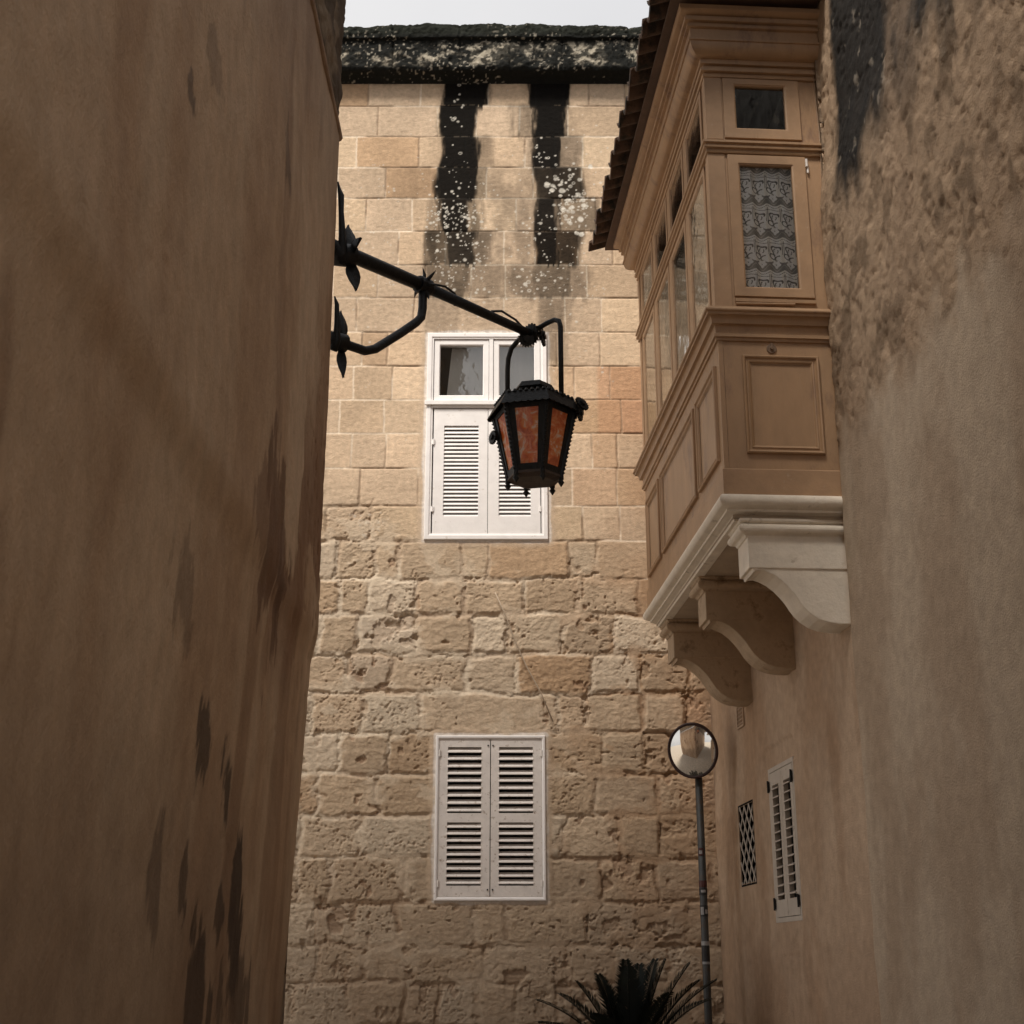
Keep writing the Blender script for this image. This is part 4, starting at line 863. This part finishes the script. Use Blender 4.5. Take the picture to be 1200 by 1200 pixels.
mb = MB(); mb.box(lambda a, z, h: (a, h, z), 1.205, 1.262, 2.86, 2.90, 9.30, 9.37); mb.build('clamp', M['steel'], mi, bevel=.004)
def band(z0, z1, a0, a1, m, r_=.0262, name='sticker'):
    mb = MB(); n = 10; vs_ = []
    for k in range(n + 1):
        a = R(a0 + (a1 - a0) * k / n)
        for z in (z0, z1): vs_.append((1.236 + r_ * math.sin(a), 9.34 - r_ * math.cos(a), z))
    mb.add(vs_, [(2 * k, 2 * k + 2, 2 * k + 3, 2 * k + 1) for k in range(n)]); return mb.build(name, m, mi, smooth=True)
def pz(py): return far(826, py, 9.34)[1]
band(pz(1003), pz(994), -60, 20, M['sticker_r']); band(pz(1001), pz(997), -45, 0, M['sticker_w'], .0268)
band(pz(1040), pz(1032), -90, 80, M['sticker_r']); band(pz(1049), pz(1041), -90, 80, M['sticker_k']); band(pz(1046), pz(1043), -40, 30, M['sticker_w'], .0268)
band(pz(1074), pz(1061), -80, 70, M['sticker_k']); band(pz(1072), pz(1063), -60, -10, M['sticker_w'], .0268); band(pz(1071), pz(1066), 10, 50, M['sticker_w'], .0268)
band(pz(1130), pz(1104), -90, 90, M['sticker_k']); band(pz(1108), pz(1103), -90, 90, M['sticker_w'], .027); band(pz(1130), pz(1127), -70, 60, M['sticker_w'], .027)

# ------------------------------------------------------------------ cycad
cy = empty('cycad_palm', (.70, 8.85, 0), 'dark green cycad palm with arching feathery fronds at the foot of the stone wall', 'plant')
mb = MB(); pts = []; rs = []
for k in range(14): pts.append((.70, 8.85, .98 * k / 13)); rs.append(.12 + .02 * (k % 2) - .03 * (k / 13))
mb.tube(pts, rs, 14); mb.build('trunk', M['palm_stem'], cy)
rnd = random.Random(12)
def frond(az, el, ln_, bend):
    mb = MB(); p = Vector((.70, 8.85, .93)); pts = []; d = Vector((math.cos(az) * math.cos(el), math.sin(az) * math.cos(el), math.sin(el))); n = 30
    side = Vector((-math.sin(az), math.cos(az), 0))
    for k in range(n + 1):
        pts.append(p.copy()); p = p + d * ln_ / n; d = (d + Vector((0, 0, -bend / n))).normalized()
    mb.tube(pts, [.008 * (1 - .8 * k / n) + .001 for k in range(n + 1)], 5)
    for k in range(4, n * 2):
        t = k / (n * 2); i = min(int(t * n), n - 1); f_ = t * n - i; c = pts[i] * (1 - f_) + pts[i + 1] * f_; dd_ = (pts[i + 1] - pts[i]).normalized(); up_ = side.cross(dd_) * -1
        if up_.z < 0: up_ = -up_
        lf = .135 * math.sin(math.pi * min(1, .12 + .88 * t) ** .8) ** .6 + .02
        for s1 in (-1, 1):
            dl = (side * s1 * .80 + dd_ * .75 + up_ * .22 + Vector((rnd.uniform(-.06, .06), rnd.uniform(-.06, .06), rnd.uniform(-.05, .05)))).normalized()
            wv = dl.cross(up_).normalized() * .0056; tip = c + dl * lf + Vector((0, 0, -.008))
            md = c + dl * lf * .5 + up_ * .004
            mb.add([c - wv * .5, c + wv * .5, md + wv, tip, md - wv], [(0, 1, 2, 4), (4, 2, 3)])
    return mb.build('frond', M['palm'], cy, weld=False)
for (azd, eld, l_, be) in ((180, 58, .74, 1.0), (172, 46, .72, 1.1), (188, 68, .66, .8), (150, 64, .70, .9), (205, 52, .72, 1.0), (120, 72, .68, .7), (268, 82, .66, .4), (95, 84, .70, .4), (60, 76, .70, .6), (35, 74, .74, .6), (10, 70, .78, .7), (0, 62, .80, .9), (352, 52, .78, 1.1), (330, 66, .74, .9), (345, 76, .74, .6), (300, 68, .66, .9), (240, 62, .62, 1.0), (8, 44, .76, 1.2), (355, 36, .70, 1.2), (182, 36, .64, 1.2), (20, 56, .74, 1.0), (160, 78, .62, .6), (195, 80, .60, .6), (225, 44, .6, 1.1), (315, 46, .6, 1.1), (270, 40, .5, 1.1), (90, 50, .6, 1.2)):
    frond(R(azd + rnd.uniform(-6, 6)), R(eld + rnd.uniform(-3, 3)), l_, be)
